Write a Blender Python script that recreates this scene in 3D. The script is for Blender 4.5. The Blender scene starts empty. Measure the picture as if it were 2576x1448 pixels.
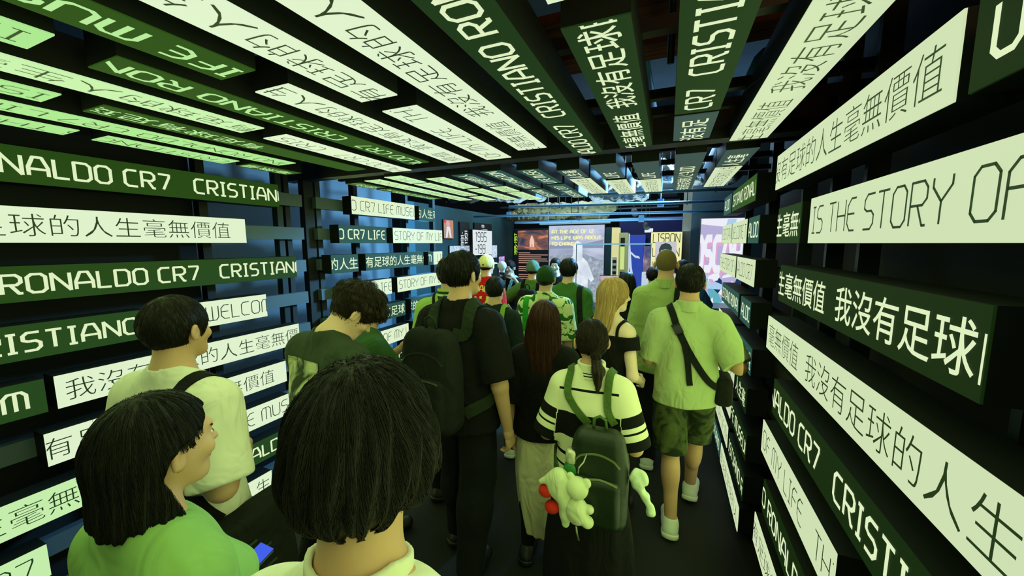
import bpy, math, random
import numpy as np
from mathutils import Matrix, Vector

# ------------------------------------------------------------------ scene, camera, world, lights
SC = bpy.context.scene
COL = SC.collection
SC.view_settings.view_transform = 'Standard'
SC.view_settings.look = 'None'
SC.view_settings.exposure = 0.0
SC.view_settings.gamma = 1.0
SC.view_settings.use_curve_mapping = False
SC.cycles.use_denoising = True
SC.cycles.max_bounces = 6
SC.cycles.diffuse_bounces = 3
SC.cycles.sample_clamp_indirect = 4.0

YAW, PITCH, ROLL, FPX, CAMZ = .3966, .1179, -.0042, 934.1, 1.86
def make_camera():
    cy, sy, cp, sp = math.cos(YAW), math.sin(YAW), math.cos(PITCH), math.sin(PITCH)
    F = Vector((-sy*cp, cy*cp, -sp)); R = Vector((cy, sy, 0)); U = R.cross(F)
    R, U = math.cos(ROLL)*R + math.sin(ROLL)*U, -math.sin(ROLL)*R + math.cos(ROLL)*U
    cam = bpy.data.cameras.new('camera'); o = bpy.data.objects.new('camera', cam); COL.objects.link(o)
    M = Matrix((R, U, -F)).transposed().to_4x4(); M.translation = (0, 0, CAMZ)
    o.matrix_world = M
    cam.sensor_width = 36.0; cam.sensor_fit = 'HORIZONTAL'; cam.lens = FPX/2576*36.0
    cam.clip_start = .02; cam.clip_end = 100
    SC.camera = o
make_camera()

W = bpy.data.worlds.new('world'); SC.world = W; W.use_nodes = True
W.node_tree.nodes['Background'].inputs[0].default_value = (.10, .16, .20, 1)
W.node_tree.nodes['Background'].inputs[1].default_value = .02

def area(name, loc, rot, sx, sy, power, color, spread=math.pi):
    l = bpy.data.lights.new(name, 'AREA'); l.shape = 'RECTANGLE'; l.size = sx; l.size_y = sy
    l.energy = power; l.color = color; l.spread = spread
    o = bpy.data.objects.new(name, l); COL.objects.link(o); o.location = loc; o.rotation_euler = rot
    return o
LED = (.70, 1.0, .30)
PI = math.pi
# glow of the LED strips: overhead, along the two walls, then the cool exhibition lights and an added fill beyond
area('ceiling_strip_glow', (-1.1, .75, 2.335), (0, 0, 0), 2.7, 2.6, 23, LED)
area('far_ceiling_strip_glow', (-1.1, 3.2, 2.335), (0, 0, 0), 2.7, 1.5, 16, LED)
area('left_strip_glow', (-2.58, 1.2, 1.25), (0, -PI/2, 0), 2.2, 3.4, 15, LED)
area('right_strip_glow', (.42, 1.0, 1.3), (0, PI/2, 0), 2.0, 3.4, 26, LED)
area('gallery_downlight', (-1.3, 6.0, 3.2), (0, 0, 0), 3.5, 2.5, 150, (.60, .84, 1.0))
area('gallery_blue_wash', (-3.2, 4.35, 1.5), (PI/2, 0, PI), .5, 2.4, 30, (.09, .42, .9), 2.4)
area('gallery_side_lamp', (.1, 5.6, 2.75), (math.radians(66), 0, math.radians(130)), .4, .4, 140, (.20, .58, 1.0), 1.6)
area('gallery_up_fill', (-1.2, 6.4, 2.05), (PI, 0, 0), 3.0, 1.6, 38, (.55, .85, 1.0))  # added fill hanging in mid-air, brightens the gallery ceiling; no fixture there
area('plenum_blue_wash', (.2, 4.6, 3.0), (PI/2, 0, PI), 2.0, .5, 8, (.25, .6, 1.0))
area('work_lamp', (.6, .2, 3.2), (0, .3, 0), .5, .5, 5, (1.0, .55, .25))

# ------------------------------------------------------------------ helpers
def lin(c):
    return tuple(((v/255)/12.92 if v/255 <= .04045 else ((v/255+.055)/1.055)**2.4) for v in c)
MATS = {}
def new_mat(name):
    m = bpy.data.materials.new(name); m.use_nodes = True
    return m, m.node_tree, m.node_tree.nodes['Principled BSDF']
def plain(name, rgb, rough=.6, metal=0, noise=0.0, nscale=30, bump=0.0, spec=.5):
    if name in MATS: return MATS[name]
    m, t, b = new_mat(name); c = lin(rgb)
    b.inputs['Base Color'].default_value = (*c, 1); b.inputs['Roughness'].default_value = rough
    b.inputs['Metallic'].default_value = metal; b.inputs['Specular IOR Level'].default_value = spec
    if noise or bump:
        tc = t.nodes.new('ShaderNodeTexCoord'); n = t.nodes.new('ShaderNodeTexNoise')
        n.inputs['Scale'].default_value = nscale; n.inputs['Detail'].default_value = 4
        t.links.new(tc.outputs['Object'], n.inputs['Vector'])
        if noise:
            mx = t.nodes.new('ShaderNodeMix'); mx.data_type = 'RGBA'
            mx.inputs['A'].default_value = (*[v*(1-noise) for v in c], 1); mx.inputs['B'].default_value = (*[min(1, v*(1+noise)) for v in c], 1)
            t.links.new(n.outputs['Fac'], mx.inputs['Factor']); t.links.new(mx.outputs['Result'], b.inputs['Base Color'])
        if bump:
            bp = t.nodes.new('ShaderNodeBump'); bp.inputs['Strength'].default_value = bump; bp.inputs['Distance'].default_value = .01
            t.links.new(n.outputs['Fac'], bp.inputs['Height']); t.links.new(bp.outputs['Normal'], b.inputs['Normal'])
    MATS[name] = m; return m
def glow(name, rgb, strength=1.0, rough=.5):
    if name in MATS: return MATS[name]
    m, t, b = new_mat(name); c = lin(rgb)
    b.inputs['Base Color'].default_value = (.006, .007, .006, 1); b.inputs['Roughness'].default_value = rough; b.inputs['Specular IOR Level'].default_value = .2
    b.inputs['Emission Color'].default_value = (*c, 1); b.inputs['Emission Strength'].default_value = strength
    MATS[name] = m; return m
def cloth(name, rgb, noise=.12, bump=.25, rough=.9):
    if name in MATS: return MATS[name]
    m = plain(name, rgb, rough, 0, noise, 18, bump*.3, .2); t = m.node_tree
    # broad soft creases under the weave
    tc = t.nodes.new('ShaderNodeTexCoord'); mp = t.nodes.new('ShaderNodeMapping'); mp.inputs['Scale'].default_value = (9, 9, 5); mp.inputs['Rotation'].default_value = (.3, .5, .2)
    n = t.nodes.new('ShaderNodeTexNoise'); n.inputs['Scale'].default_value = 1.0; n.inputs['Detail'].default_value = 2; n.inputs['Distortion'].default_value = 1.6
    b2 = t.nodes.new('ShaderNodeBump'); b2.inputs['Strength'].default_value = .55; b2.inputs['Distance'].default_value = .035
    t.links.new(tc.outputs['Object'], mp.inputs['Vector']); t.links.new(mp.outputs['Vector'], n.inputs['Vector']); t.links.new(n.outputs['Fac'], b2.inputs['Height'])
    bs = t.nodes['Principled BSDF']
    if bs.inputs['Normal'].links: t.links.new(bs.inputs['Normal'].links[0].from_socket, b2.inputs['Normal'])
    t.links.new(b2.outputs['Normal'], bs.inputs['Normal'])
    return m

def mesh_obj(name, verts, faces, mat=None, parent=None, smooth=False, mats=None, fmat=None):
    me = bpy.data.meshes.new(name)
    me.from_pydata([tuple(v) for v in verts], [], [tuple(f) for f in faces])
    if mats:
        for m in mats: me.materials.append(m)
        if fmat is not None: me.polygons.foreach_set('material_index', np.asarray(fmat, dtype=np.int32))
    elif mat: me.materials.append(mat)
    if smooth: me.polygons.foreach_set('use_smooth', np.ones(len(me.polygons), dtype=bool))
    me.update()
    o = bpy.data.objects.new(name, me); COL.objects.link(o)
    if parent: o.parent = parent
    return o
def tag(o, label=None, cat=None, group=None, kind=None):
    if label: o['label'] = label
    if cat: o['category'] = cat
    if group: o['group'] = group
    if kind: o['kind'] = kind
    return o
def thing(name, label, cat, loc=(0, 0, 0), yaw=0, group=None):
    o = bpy.data.objects.new(name, None); COL.objects.link(o); o.empty_display_size = .05
    o.location = loc; o.rotation_euler = (0, 0, yaw)
    return tag(o, label, cat, group)
class MB:
    def __init__(s): s.v = []; s.f = []
    def box(s, a, b):
        (x0, y0, z0), (x1, y1, z1) = a, b; n = len(s.v)
        s.v += [(x0,y0,z0),(x1,y0,z0),(x1,y1,z0),(x0,y1,z0),(x0,y0,z1),(x1,y0,z1),(x1,y1,z1),(x0,y1,z1)]
        s.f += [tuple(n+i for i in q) for q in ((0,3,2,1),(4,5,6,7),(0,1,5,4),(1,2,6,5),(2,3,7,6),(3,0,4,7))]
        return s
    def poly(s, pts):
        n = len(s.v); s.v += [tuple(p) for p in pts]; s.f.append(tuple(range(n, n+len(pts)))); return s
    def prism(s, pts, d):
        # planar polygon pts extruded by vector d
        n = len(s.v); k = len(pts); d = Vector(d)
        s.v += [tuple(p) for p in pts] + [tuple(Vector(p)+d) for p in pts]
        s.f.append(tuple(range(n+k-1, n-1, -1))); s.f.append(tuple(range(n+k, n+2*k)))
        for i in range(k): j = (i+1) % k; s.f.append((n+i, n+j, n+k+j, n+k+i))
        return s
    def tube(s, pts, r, seg=10, caps=True):
        pts = [Vector(p) for p in pts]; rs = r if isinstance(r, (list, tuple)) else [r]*len(pts)
        rings = []; up = None
        for i, p in enumerate(pts):
            t = (pts[min(i+1, len(pts)-1)] - pts[max(i-1, 0)]).normalized()
            if up is None:
                up = Vector((0, 0, 1)) if abs(t.z) < .9 else Vector((1, 0, 0))
            u = (up - t*up.dot(t)).normalized(); w = t.cross(u); up = u
            n = len(s.v); rings.append(n)
            for k in range(seg):
                a = 2*PI*k/seg; s.v.append(tuple(p + u*(math.cos(a)*rs[i]) + w*(math.sin(a)*rs[i])))
        for a, b in zip(rings, rings[1:]):
            for k in range(seg): j = (k+1) % seg; s.f.append((a+k, a+j, b+j, b+k))
        if caps:
            s.f.append(tuple(rings[0]+k for k in range(seg-1, -1, -1))); s.f.append(tuple(rings[-1]+k for k in range(seg)))
        return s
    def lathe(s, prof, seg=20, c=(0, 0, 0)):
        rings = []
        for r, z in prof:
            n = len(s.v); rings.append(n)
            for k in range(seg): a = 2*PI*k/seg; s.v.append((c[0]+r*math.cos(a), c[1]+r*math.sin(a), c[2]+z))
        for a, b in zip(rings, rings[1:]):
            for k in range(seg): j = (k+1) % seg; s.f.append((a+k, a+j, b+j, b+k))
        s.f.append(tuple(rings[0]+k for k in range(seg-1, -1, -1))); s.f.append(tuple(rings[-1]+k for k in range(seg)))
        return s
    def build(s, name, mat, parent=None, smooth=False):
        return mesh_obj(name, s.v, s.f, mat, parent, smooth)

# ------------------------------------------------------------------ lettering
# octagonal display lettering: each glyph = width and polylines on a unit cap height
G = {}
GW = .86
def g(ch, w, *lines): G[ch] = (w*GW, [[(x*GW, y) for x, y in l] for l in lines])
w_ = .66; c_ = .16
g('A', .72, [(0,0),(0,.45),(.2,1),(.52,1),(.72,.45),(.72,0)], [(0,.36),(.72,.36)])
g('B', w_, [(0,0),(0,1),(w_-c_,1),(w_,1-c_),(w_,.62),(w_-c_,.52),(w_,.4),(w_,c_),(w_-c_,0),(0,0)], [(0,.52),(w_-c_,.52)])
g('C', .62, [(.62,1),(c_,1),(0,1-c_),(0,c_),(c_,0),(.62,0)])
g('D', w_, [(0,0),(0,1),(w_-c_,1),(w_,1-c_),(w_,c_),(w_-c_,0),(0,0)])
g('E', .58, [(.58,1),(.22,1),(0,1-.22),(0,.22),(.22,0),(.58,0)], [(0,.52),(.52,.52)])
g('F', .58, [(.58,1),(.2,1),(0,1-.2),(0,0)], [(0,.52),(.52,.52)])
g('G', w_, [(w_,1),(c_,1),(0,1-c_),(0,c_),(c_,0),(w_,0),(w_,.46),(.36,.46)])
g('H', w_, [(0,0),(0,1)], [(w_,0),(w_,1)], [(0,.5),(w_,.5)])
g('I', .34, [(.17,0),(.17,1)], [(0,0),(.34,0)], [(0,1),(.34,1)])
g('L', .56, [(0,1),(0,0),(.56,0)])
g('M', .8, [(0,0),(0,1-.2),(.16,1),(.64,1),(.8,.8),(.8,0)], [(.4,1),(.4,0)])
g('N', .7, [(0,0),(0,1),(.7,0),(.7,1)])
g('O', w_, [(c_,0),(0,c_),(0,1-c_),(c_,1),(w_-c_,1),(w_,1-c_),(w_,c_),(w_-c_,0),(c_,0)])
g('P', w_, [(0,0),(0,1),(w_-c_,1),(w_,1-c_),(w_,.56),(w_-c_,.42),(0,.42)])
g('R', .66, [(0,0),(0,1),(w_-c_,1),(w_,1-c_),(w_,.6),(w_-c_,.46),(0,.46)], [(.3,.46),(.56,0),(.7,0)])
g('S', .6, [(.6,1),(c_,1),(0,1-c_),(0,.6),(c_,.52),(.6-c_,.52),(.6,.4),(.6,c_),(.6-c_,0),(0,0)])
g('T', .62, [(0,1),(.62,1)], [(.31,1),(.31,0)])
g('U', w_, [(0,1),(0,c_),(c_,0),(w_-c_,0),(w_,c_),(w_,1)])
g('V', .68, [(0,1),(.34,0),(.68,1)])
g('W', .84, [(0,1),(0,.2),(.16,0),(.68,0),(.84,.2),(.84,1)], [(.42,0),(.42,1)])
g('Y', .66, [(0,1),(0,.8),(.33,.48),(.66,.8),(.66,1)], [(.33,.48),(.33,0)])
G['0'] = G['O']; g('1', .3, [(0,.84),(.18,1),(.18,0)])
g('2', .6, [(0,1),(.44,1),(.6,.84),(.6,.62),(0,.14),(0,0),(.6,0)])
g('5', .6, [(.6,1),(0,1),(0,.56),(.44,.56),(.6,.42),(.6,c_),(.44,0),(0,0)])
g('7', .6, [(0,1),(.6,1),(.6,.86),(.24,0)])
g('8', .6, [(c_,0),(0,c_),(0,.4),(c_,.52),(0,.64),(0,1-c_),(c_,1),(.44,1),(.6,.84),(.6,.64),(.44,.52),(.6,.4),(.6,c_),(.44,0),(c_,0)], [(c_,.52),(.44,.52)])
g('9', .6, [(.6,.5),(c_,.5),(0,.62),(0,1-c_),(c_,1),(.44,1),(.6,.84),(.6,c_),(.44,0),(0,0)])
g('-', .36, [(0,.5),(.36,.5)]); g('.', .1, [(.05,0),(.05,.06)])
SPACE, GAP = .37, .192

def stroke_polys(line, hw):
    out = []
    closed = line[0] == line[-1] and len(line) > 2
    for i, (a, b) in enumerate(zip(line, line[1:])):
        dx, dy = b[0]-a[0], b[1]-a[1]; L = math.hypot(dx, dy); ux, uy = dx/L, dy/L
        ea = 0 if (i == 0 and not closed) else hw*.42; eb = 0 if (i == len(line)-2 and not closed) else hw*.42
        a2 = (a[0]-ux*ea, a[1]-uy*ea); b2 = (b[0]+ux*eb, b[1]+uy*eb); nx, ny = -uy*hw, ux*hw
        out.append([(a2[0]-nx,a2[1]-ny),(b2[0]-nx,b2[1]-ny),(b2[0]+nx,b2[1]+ny),(a2[0]+nx,a2[1]+ny)])
    return out
CJK = '我沒有足球的人生毫無價值'
CJKM = {}
def cjk_mesh(ch, bold):
    k = (ch, bold)
    if k not in CJKM:
        cu = bpy.data.curves.new('g', 'FONT'); cu.body = ch; cu.size = 1.0; cu.fill_mode = 'FRONT'; cu.resolution_u = 3
        cu.offset = .005 if bold else -.012
        ob = bpy.data.objects.new('g', cu); COL.objects.link(ob)
        dg = bpy.context.evaluated_depsgraph_get(); me = bpy.data.meshes.new_from_object(ob.evaluated_get(dg))
        V = np.array([v.co[:2] for v in me.vertices]) if len(me.vertices) else np.zeros((0, 2))
        P = [list(p.vertices) for p in me.polygons]
        bpy.data.objects.remove(ob); bpy.data.curves.remove(cu); bpy.data.meshes.remove(me)
        if len(V):
            c = (V.min(0)+V.max(0))/2
            V = V - [.5, .38]
        CJKM[k] = [[tuple(V[i]) for i in p] for p in P]
    return CJKM[k]
def advance(ch, cap, em, gap=.2):
    if ch == ' ': return SPACE*cap
    if ch in CJK: return em
    if ch == '_': return em*.66
    return (G[ch][0]+gap)*cap
def text_polys(text, cap, em, bold, hw=None):
    """polygons (u,v) with baseline v centred on 0; list of glyph centres"""
    polys, cen = [], []; u = 0; GAP = .200 if bold else .172
    hw = hw if hw is not None else (.068 if bold else .031)
    for ch in text:
        adv = advance(ch, cap, em, GAP)
        if ch not in ' _':
            if ch in CJK:
                for p in cjk_mesh(ch, bold): polys.append([(u+em*.5+x*em, y*em) for x, y in p])
            else:
                for ln in G[ch][1]:
                    for q in stroke_polys(ln, hw):
                        q = [(x, .5+(y-.5)*(1-2*hw)) for x, y in q]
                        polys.append([(u+(x+GAP/2)*cap, (y-.5)*cap) for x, y in q])
        cen.append(u+adv/2 if ch in CJK or ch in ' _' else u+(G[ch][0]+GAP)/2*cap); u += adv
    return polys, cen, u
def clip(p, u0, u1):
    for s, lim in ((1, u0), (-1, u1)):
        q = []
        for i in range(len(p)):
            a, b = p[i], p[(i+1) % len(p)]; da, db = s*(a[0]-lim), s*(b[0]-lim)
            if da >= 0: q.append(a)
            if (da >= 0) != (db >= 0):
                t = da/(da-db); q.append((a[0]+(b[0]-a[0])*t, a[1]+(b[1]-a[1])*t))
        p = q
        if len(p) < 3: return None
    return p
def flat_text(name, polys, org, eu, ev, mat, parent, off=(0, 0), u0=-1e9, u1=1e9):
    V, F = [], []; org, eu, ev = Vector(org), Vector(eu), Vector(ev)
    for p in polys:
        p = clip([(x+off[0], y+off[1]) for x, y in p], u0, u1)
        if not p: continue
        n = len(V); V += [tuple(org+eu*x+ev*y) for x, y in p]; F.append(tuple(range(n, n+len(p))))
    return mesh_obj(name, V, F, mat, parent) if F else None

# ------------------------------------------------------------------ LED strips
XL, XR, ZC, HP = -2.635, .467, 2.362, .16
STORY = '我沒有足球的人生毫無價值'
housing_m = plain('black_housing', (22, 26, 24), .6, 0, .15, 20, .05, .25)
ink = glow('strip_ink', (30, 52, 22), 1.0)
def bright(t): return glow('bright_screen_'+t, {'warm': (206,223,178), 'pale': (222,240,202), 'green': (166,226,140), 'mid': (196,236,170)}[t], 1.0)
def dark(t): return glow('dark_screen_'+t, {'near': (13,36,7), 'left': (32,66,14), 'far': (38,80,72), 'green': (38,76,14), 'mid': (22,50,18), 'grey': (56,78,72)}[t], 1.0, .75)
def lit(t): return glow('lit_letter_'+t, {'warm': (222,238,190), 'pale': (224,244,206), 'green': (178,230,150)}[t], 1.0)
ORD = ['topmost', 'second', 'third', 'fourth', 'fifth', 'sixth', 'seventh', 'eighth', 'lowest']
CNT = {}
def strip(side, v, s0, s1, kind, text, anchor, tint, label, lt='warm', cap=.094, depth=.11):
    """side L/R/C, v lower (or left) edge, s0..s1 along the corridor, anchor=(glyph index, s of its centre)"""
    mid = (s0+s1)/2; n_ = v+HP/2
    if side == 'L': org, eu, ev, n = (XL, mid, n_), (0,1,0), (0,0,1), (1,0,0)
    elif side == 'R': org, eu, ev, n = (XR, mid, n_), (0,-1,0), (0,0,1), (-1,0,0)
    else: org, eu, ev, n = (n_, mid, ZC), (0,-1,0), (-1,0,0), (0,0,-1)
    root = thing('led_strip', label, 'LED display', org, 0, 'LED message strips lining the tunnel')
    eu, ev, n = Vector(eu), Vector(ev), Vector(n); hl = (s1-s0)/2
    def slab(name, a, b, n0, n1, mat, h):
        pts = [eu*x + ev*y + n*n0 for x, y in ((a,-h),(b,-h),(b,h),(a,h))]
        return MB().prism(pts, n*(n1-n0)).build(name, mat, root)
    slab('housing', -hl, hl, -depth, -.004, housing_m, HP/2)
    slab('screen', -hl+.001, hl-.001, -.004, 0, bright(tint) if kind == 'b' else dark(tint), HP/2-.001)
    if text:
        polys, cen, _ = text_polys(text, cap, .1117, kind == 'd')
        d = 1 if side == 'L' else -1
        off = d*(anchor[1]-mid) - cen[anchor[0]]
        flat_text('lettering', polys, n*.0015, eu, ev, ink if kind == 'b' else lit(lt), root, (off, 0), -hl+.002, hl-.002)
    return root
CRC = 'CRISTIANO RONALDO CR7   CRISTIANO RONALDO CR7   CRISTIANO RONALDO CR7'
CRM = 'CRISTIANO RONALDO CR7 LIFE MUSEUM   '
TIS = 'THIS IS THE STORY OF MY LIFE   THIS IS THE STORY OF MY LIFE'
ST2 = STORY+'_'+STORY+'_'+STORY
WEL = 'WELCOME TO CRISTIANO RONALDO CR7 LIFE MUSEUM   WELCOME TO CRISTIANO RONALDO CR7 LIFE MUSEUM'
zl = lambda k: 2.134-.2605*k
zr = lambda k: 2.112-.2545*k
def what(kind, text):
    return ('bright' if kind == 'b' else 'dark')
def wall(side, k, s0, s1, kind, text, anchor, tint, where, lt='warm'):
    z = zl(k) if side == 'L' else zr(k)
    nm = 'left' if side == 'L' else 'right'
    cj = text and any(c in CJK for c in text)
    body = ('bright LED strip, thin ' if kind == 'b' else 'dark LED strip, bold ') + ('Chinese characters' if cj else 'Latin capitals')
    strip(side, z, s0, s1, kind, text, anchor, tint, f'{body}, {ORD[k]} row of the {where}', lt)
NL, FL, NR, FR = 'near left wall', 'far left wall', 'near right wall', 'far right wall'
wall('L', 0, -.9, 1.897, 'd', CRC, (24, 1.397), 'left', NL)
wall('L', 1, -.9, 1.645, 'b', STORY+'_'+STORY, (17, .879-.167), 'pale', NL)
wall('L', 2, -.9, 1.998, 'd', CRC, (24, 1.492), 'left', NL)
wall('L', 3, -.9, 1.075, 'd', CRC, (30, .86), 'left', NL+', left half')
wall('L', 3, 1.13, 1.745, 'b', WEL, (0, 1.398), 'pale', NL+', right half')
wall('L', 4, -.9, .69, 'd', 'CR7 LIFE MUSEUM', (14, .60), 'left', NL+', left half')
wall('L', 4, .719, 1.981, 'b', ST2, (0, .80), 'pale', NL+', right half')
wall('L', 5, .663, 1.852, 'b', STORY, (2, .70), 'pale', NL)
wall('L', 6, -.9, .98, 'b', ST2, (20, .47), 'mid', NL+', left half')
wall('L', 6, 1.25, 1.856, 'b', CRM, (22, 1.40), 'pale', NL+', right half')
wall('L', 7, -.9, .622, 'b', CRC, (20, .55), 'mid', NL+', left half')
wall('L', 7, 1.415, 1.85, 'd', CRC, (12, 1.505), 'left', NL+', right half')
wall('L', 8, 1.445, 1.68, 'b', STORY, (6, 1.50), 'pale', NL)
# far left bay
wall('L', 0, 2.578, 3.478, 'b', CRM, (16, 2.60), 'pale', FL+', left')
wall('L', 0, 3.56, 3.87, 'd', STORY, (6, 3.66), 'far', FL+', right')
wall('L', 1, 2.42, 3.011, 'd', CRM, (16, 2.44), 'far', FL+', left')
wall('L', 1, 3.11, 4.022, 'b', TIS, (12, 3.16), 'pale', FL+', right')
wall('L', 2, 2.32, 2.62, 'd', STORY, (5, 2.34), 'far', FL+', left end')
wall('L', 2, 2.713, 3.617, 'd', STORY, (2, 2.76), 'far', FL+', middle')
wall('L', 2, 3.712, 3.818, 'd', 'M', (0, 3.74), 'far', FL+', short piece')
wall('L', 2, 3.82, 4.014, 'b', 'LIFE', (0, 3.92), 'pale', FL+', right end')
wall('L', 3, 2.45, 3.056, 'b', CRM, (22, 2.86), 'pale', FL+', left')
wall('L', 3, 3.148, 4.01, 'b', TIS, (12, 3.20), 'pale', FL+', right')
wall('L', 4, 2.36, 2.86, 'b', TIS, (12, 2.4), 'pale', FL+', left')
wall('L', 4, 2.93, 3.26, 'd', STORY, (2, 2.97), 'far', FL+', middle')
wall('L', 4, 3.36, 3.95, 'd', STORY, (5, 3.44), 'far', FL+', right')
wall('L', 5, 2.50, 3.302, 'b', TIS, (18, 2.93), 'pale', FL+', left')
wall('L', 5, 3.39, 4.0, 'b', CRM, (15, 3.44), 'pale', FL+', right')
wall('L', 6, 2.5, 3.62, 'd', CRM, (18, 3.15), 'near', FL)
wall('L', 7, 2.45, 3.7, 'b', TIS, (12, 2.6), 'pale', FL)
# near right wall (reads from far to near)
wall('R', 0, .965, 2.194, 'b', STORY, (2, 2.055), 'warm', NR+', far half')
wall('R', 0, -1.1, .93, 'd', 'USEUM', (0, .855), 'near', NR+', near half')
wall('R', 1, 1.775, 2.098, 'd', STORY, (8, 1.955), 'mid', NR+', far end')
wall('R', 1, -1.1, 1.671, 'b', TIS, (5, 1.62), 'warm', NR+', near half')
wall('R', 2, .807, 1.992, 'd', STORY[7:]+'_'+STORY, (6, 1.326), 'near', NR)
wall('R', 3, -1.1, 2.135, 'b', STORY[8:]+'_'+STORY, (5, 1.525), 'warm', NR)
wall('R', 4, -1.1, 1.948, 'd', CRC, (14, 1.80), 'near', NR)
wall('R', 5, 1.215, 2.081, 'b', TIS[18:], (0, 2.02), 'warm', NR)
wall('R', 6, -1.1, 1.985, 'd', 'O RONALDO CR7   CRISTIANO RONALDO', (2, 1.85), 'near', NR)
wall('R', 7, -1.1, 2.105, 'b', STORY[2:], (0, 2.05), 'warm', NR)
# far right bay
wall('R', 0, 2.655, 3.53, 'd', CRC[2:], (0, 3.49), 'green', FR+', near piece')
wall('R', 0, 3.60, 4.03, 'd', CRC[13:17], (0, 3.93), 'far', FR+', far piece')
wall('R', 1, 2.50, 2.79, 'd', CRC[13:17], (0, 2.74), 'far', FR+', nearest piece')
wall('R', 1, 2.86, 3.46, 'b', WEL, (0, 3.40), 'warm', FR+', middle piece')
wall('R', 1, 3.51, 4.03, 'b', WEL, (11, 3.97), 'warm', FR+', farthest piece')
wall('R', 2, 2.53, 3.13, 'b', CRC[13:], (0, 3.05), 'warm', FR+', near piece')
wall('R', 2, 3.20, 4.07, 'b', TIS, (8, 3.97), 'warm', FR+', far piece')
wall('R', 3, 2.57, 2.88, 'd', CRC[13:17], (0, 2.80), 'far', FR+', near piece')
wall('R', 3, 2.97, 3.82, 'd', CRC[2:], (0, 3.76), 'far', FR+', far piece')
wall('R', 4, 2.45, 3.12, 'd', STORY[2:], (0, 3.03), 'far', FR+', near piece')
wall('R', 4, 3.2, 3.95, 'b', TIS, (8, 3.87), 'warm', FR+', far piece')
wall('R', 5, 2.5, 2.88, 'd', STORY[6:9], (0, 2.80), 'near', FR+', near piece')
wall('R', 5, 2.95, 3.6, 'b', TIS, (12, 3.5), 'warm', FR+', far piece')
wall('R', 6, 2.42, 2.95, 'd', CRM[24:], (0, 2.93), 'near', FR+', near piece')
wall('R', 6, 3.0, 3.75, 'b', TIS, (12, 3.66), 'warm', FR+', far piece')
wall('R', 7, 2.42, 2.98, 'd', CRC[2:12], (0, 2.94), 'near', FR+', near piece')
wall('R', 7, 3.05, 3.8, 'b', TIS, (12, 3.7), 'warm', FR+', far piece')
wall('R', 8, 2.49, 3.315, 'b', STORY, (0, 3.23), 'warm', FR+', near piece')
wall('R', 8, 3.36, 3.9, 'd', CRC[2:], (0, 3.83), 'far', FR+', far piece')
# near ceiling: columns counted from the right
xc = lambda k: .2575-.2572*k
COLN = ['rightmost', 'second', 'third', 'fourth', 'fifth', 'sixth', 'seventh', 'eighth', 'ninth', 'tenth', 'eleventh', 'leftmost']
def ceil(bay, k, s0, s1, kind, text, anchor, tint, piece='', lt='warm'):
    x = xc(k) if bay == 'near' else .27-.2527*k
    cj = text and any(c in CJK for c in text)
    body = ('bright' if kind == 'b' else 'dark') + ' ceiling LED strip, ' + ('Chinese characters' if cj else 'Latin capitals')
    cn = COLN[k] if k < 11 or bay == 'far' else 'leftmost'
    strip('C', x, s0, s1, kind, text, anchor, tint, f'{body}, {cn} column{"" if k in (0, 11) else " from right"} of {bay} bay{piece}', lt)
ceil('near', 0, -.9, 2.185, 'b', ST2, (13, 1.509), 'warm')
ceil('near', 1, -.9, 1.665, 'd', CRC, (24, 1.279), 'mid', ', near piece')
ceil('near', 1, 1.695, 2.075, 'd', STORY[1:4], (2, 1.805), 'grey', ', far piece')
ceil('near', 2, -.9, .815, 'b', ST2, (12, .6), 'pale', ', near piece')
ceil('near', 2, .915, 2.12, 'd', STORY[7:]+'_'+STORY[:6], (6, 1.443), 'mid', ', far piece')
ceil('near', 3, -.9, 2.16, 'd', CRC, (24, 1.464), 'mid')
ceil('near', 4, -.9, 1.94, 'b', ST2, (13, 1.32), 'pale')
ceil('near', 5, -.9, 1.077, 'b', ST2, (15, 1.03), 'pale', ', near piece')
ceil('near', 5, 1.18, 2.074, 'b', TIS[18:], (0, 1.985), 'pale', ', far piece')
ceil('near', 6, -.9, .77, 'd', CRM, (23, .744), 'green', ', near piece', 'green')
ceil('near', 6, .87, 2.057, 'b', STORY[10:]+'_'+STORY[:8], (3, 1.662), 'pale', ', far piece')
ceil('near', 7, -.9, .462, 'b', TIS, (5, .42), 'green', ', near piece')
ceil('near', 7, .57, 1.99, 'd', CRC, (24, 1.366), 'green', ', far piece', 'green')
ceil('near', 8, -.9, 1.14, 'b', ST2[10:], (5, 1.095), 'mid', ', near piece')
ceil('near', 8, 1.24, 2.15, 'b', CRC[13:], (0, 2.08), 'pale', ', far piece')
ceil('near', 9, -.9, .63, 'b', TIS, (5, .6), 'green', ', near piece')
ceil('near', 9, .73, 2.0, 'd', STORY[2:5]+STORY[2:9], (0, 1.3), 'green', ', far piece', 'green')
ceil('near', 10, -.9, 1.68, 'b', WEL, (24, 1.2), 'green')
ceil('near', 11, -.9, .84, 'b', TIS, (7, .8), 'green', ', near piece')
ceil('near', 11, .93, 1.505, 'b', CRC, (24, 1.45), 'green', ', middle piece')
ceil('near', 11, 1.58, 1.92, 'd', STORY[8:], (0, 1.84), 'green', ', far piece', 'green')
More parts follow.
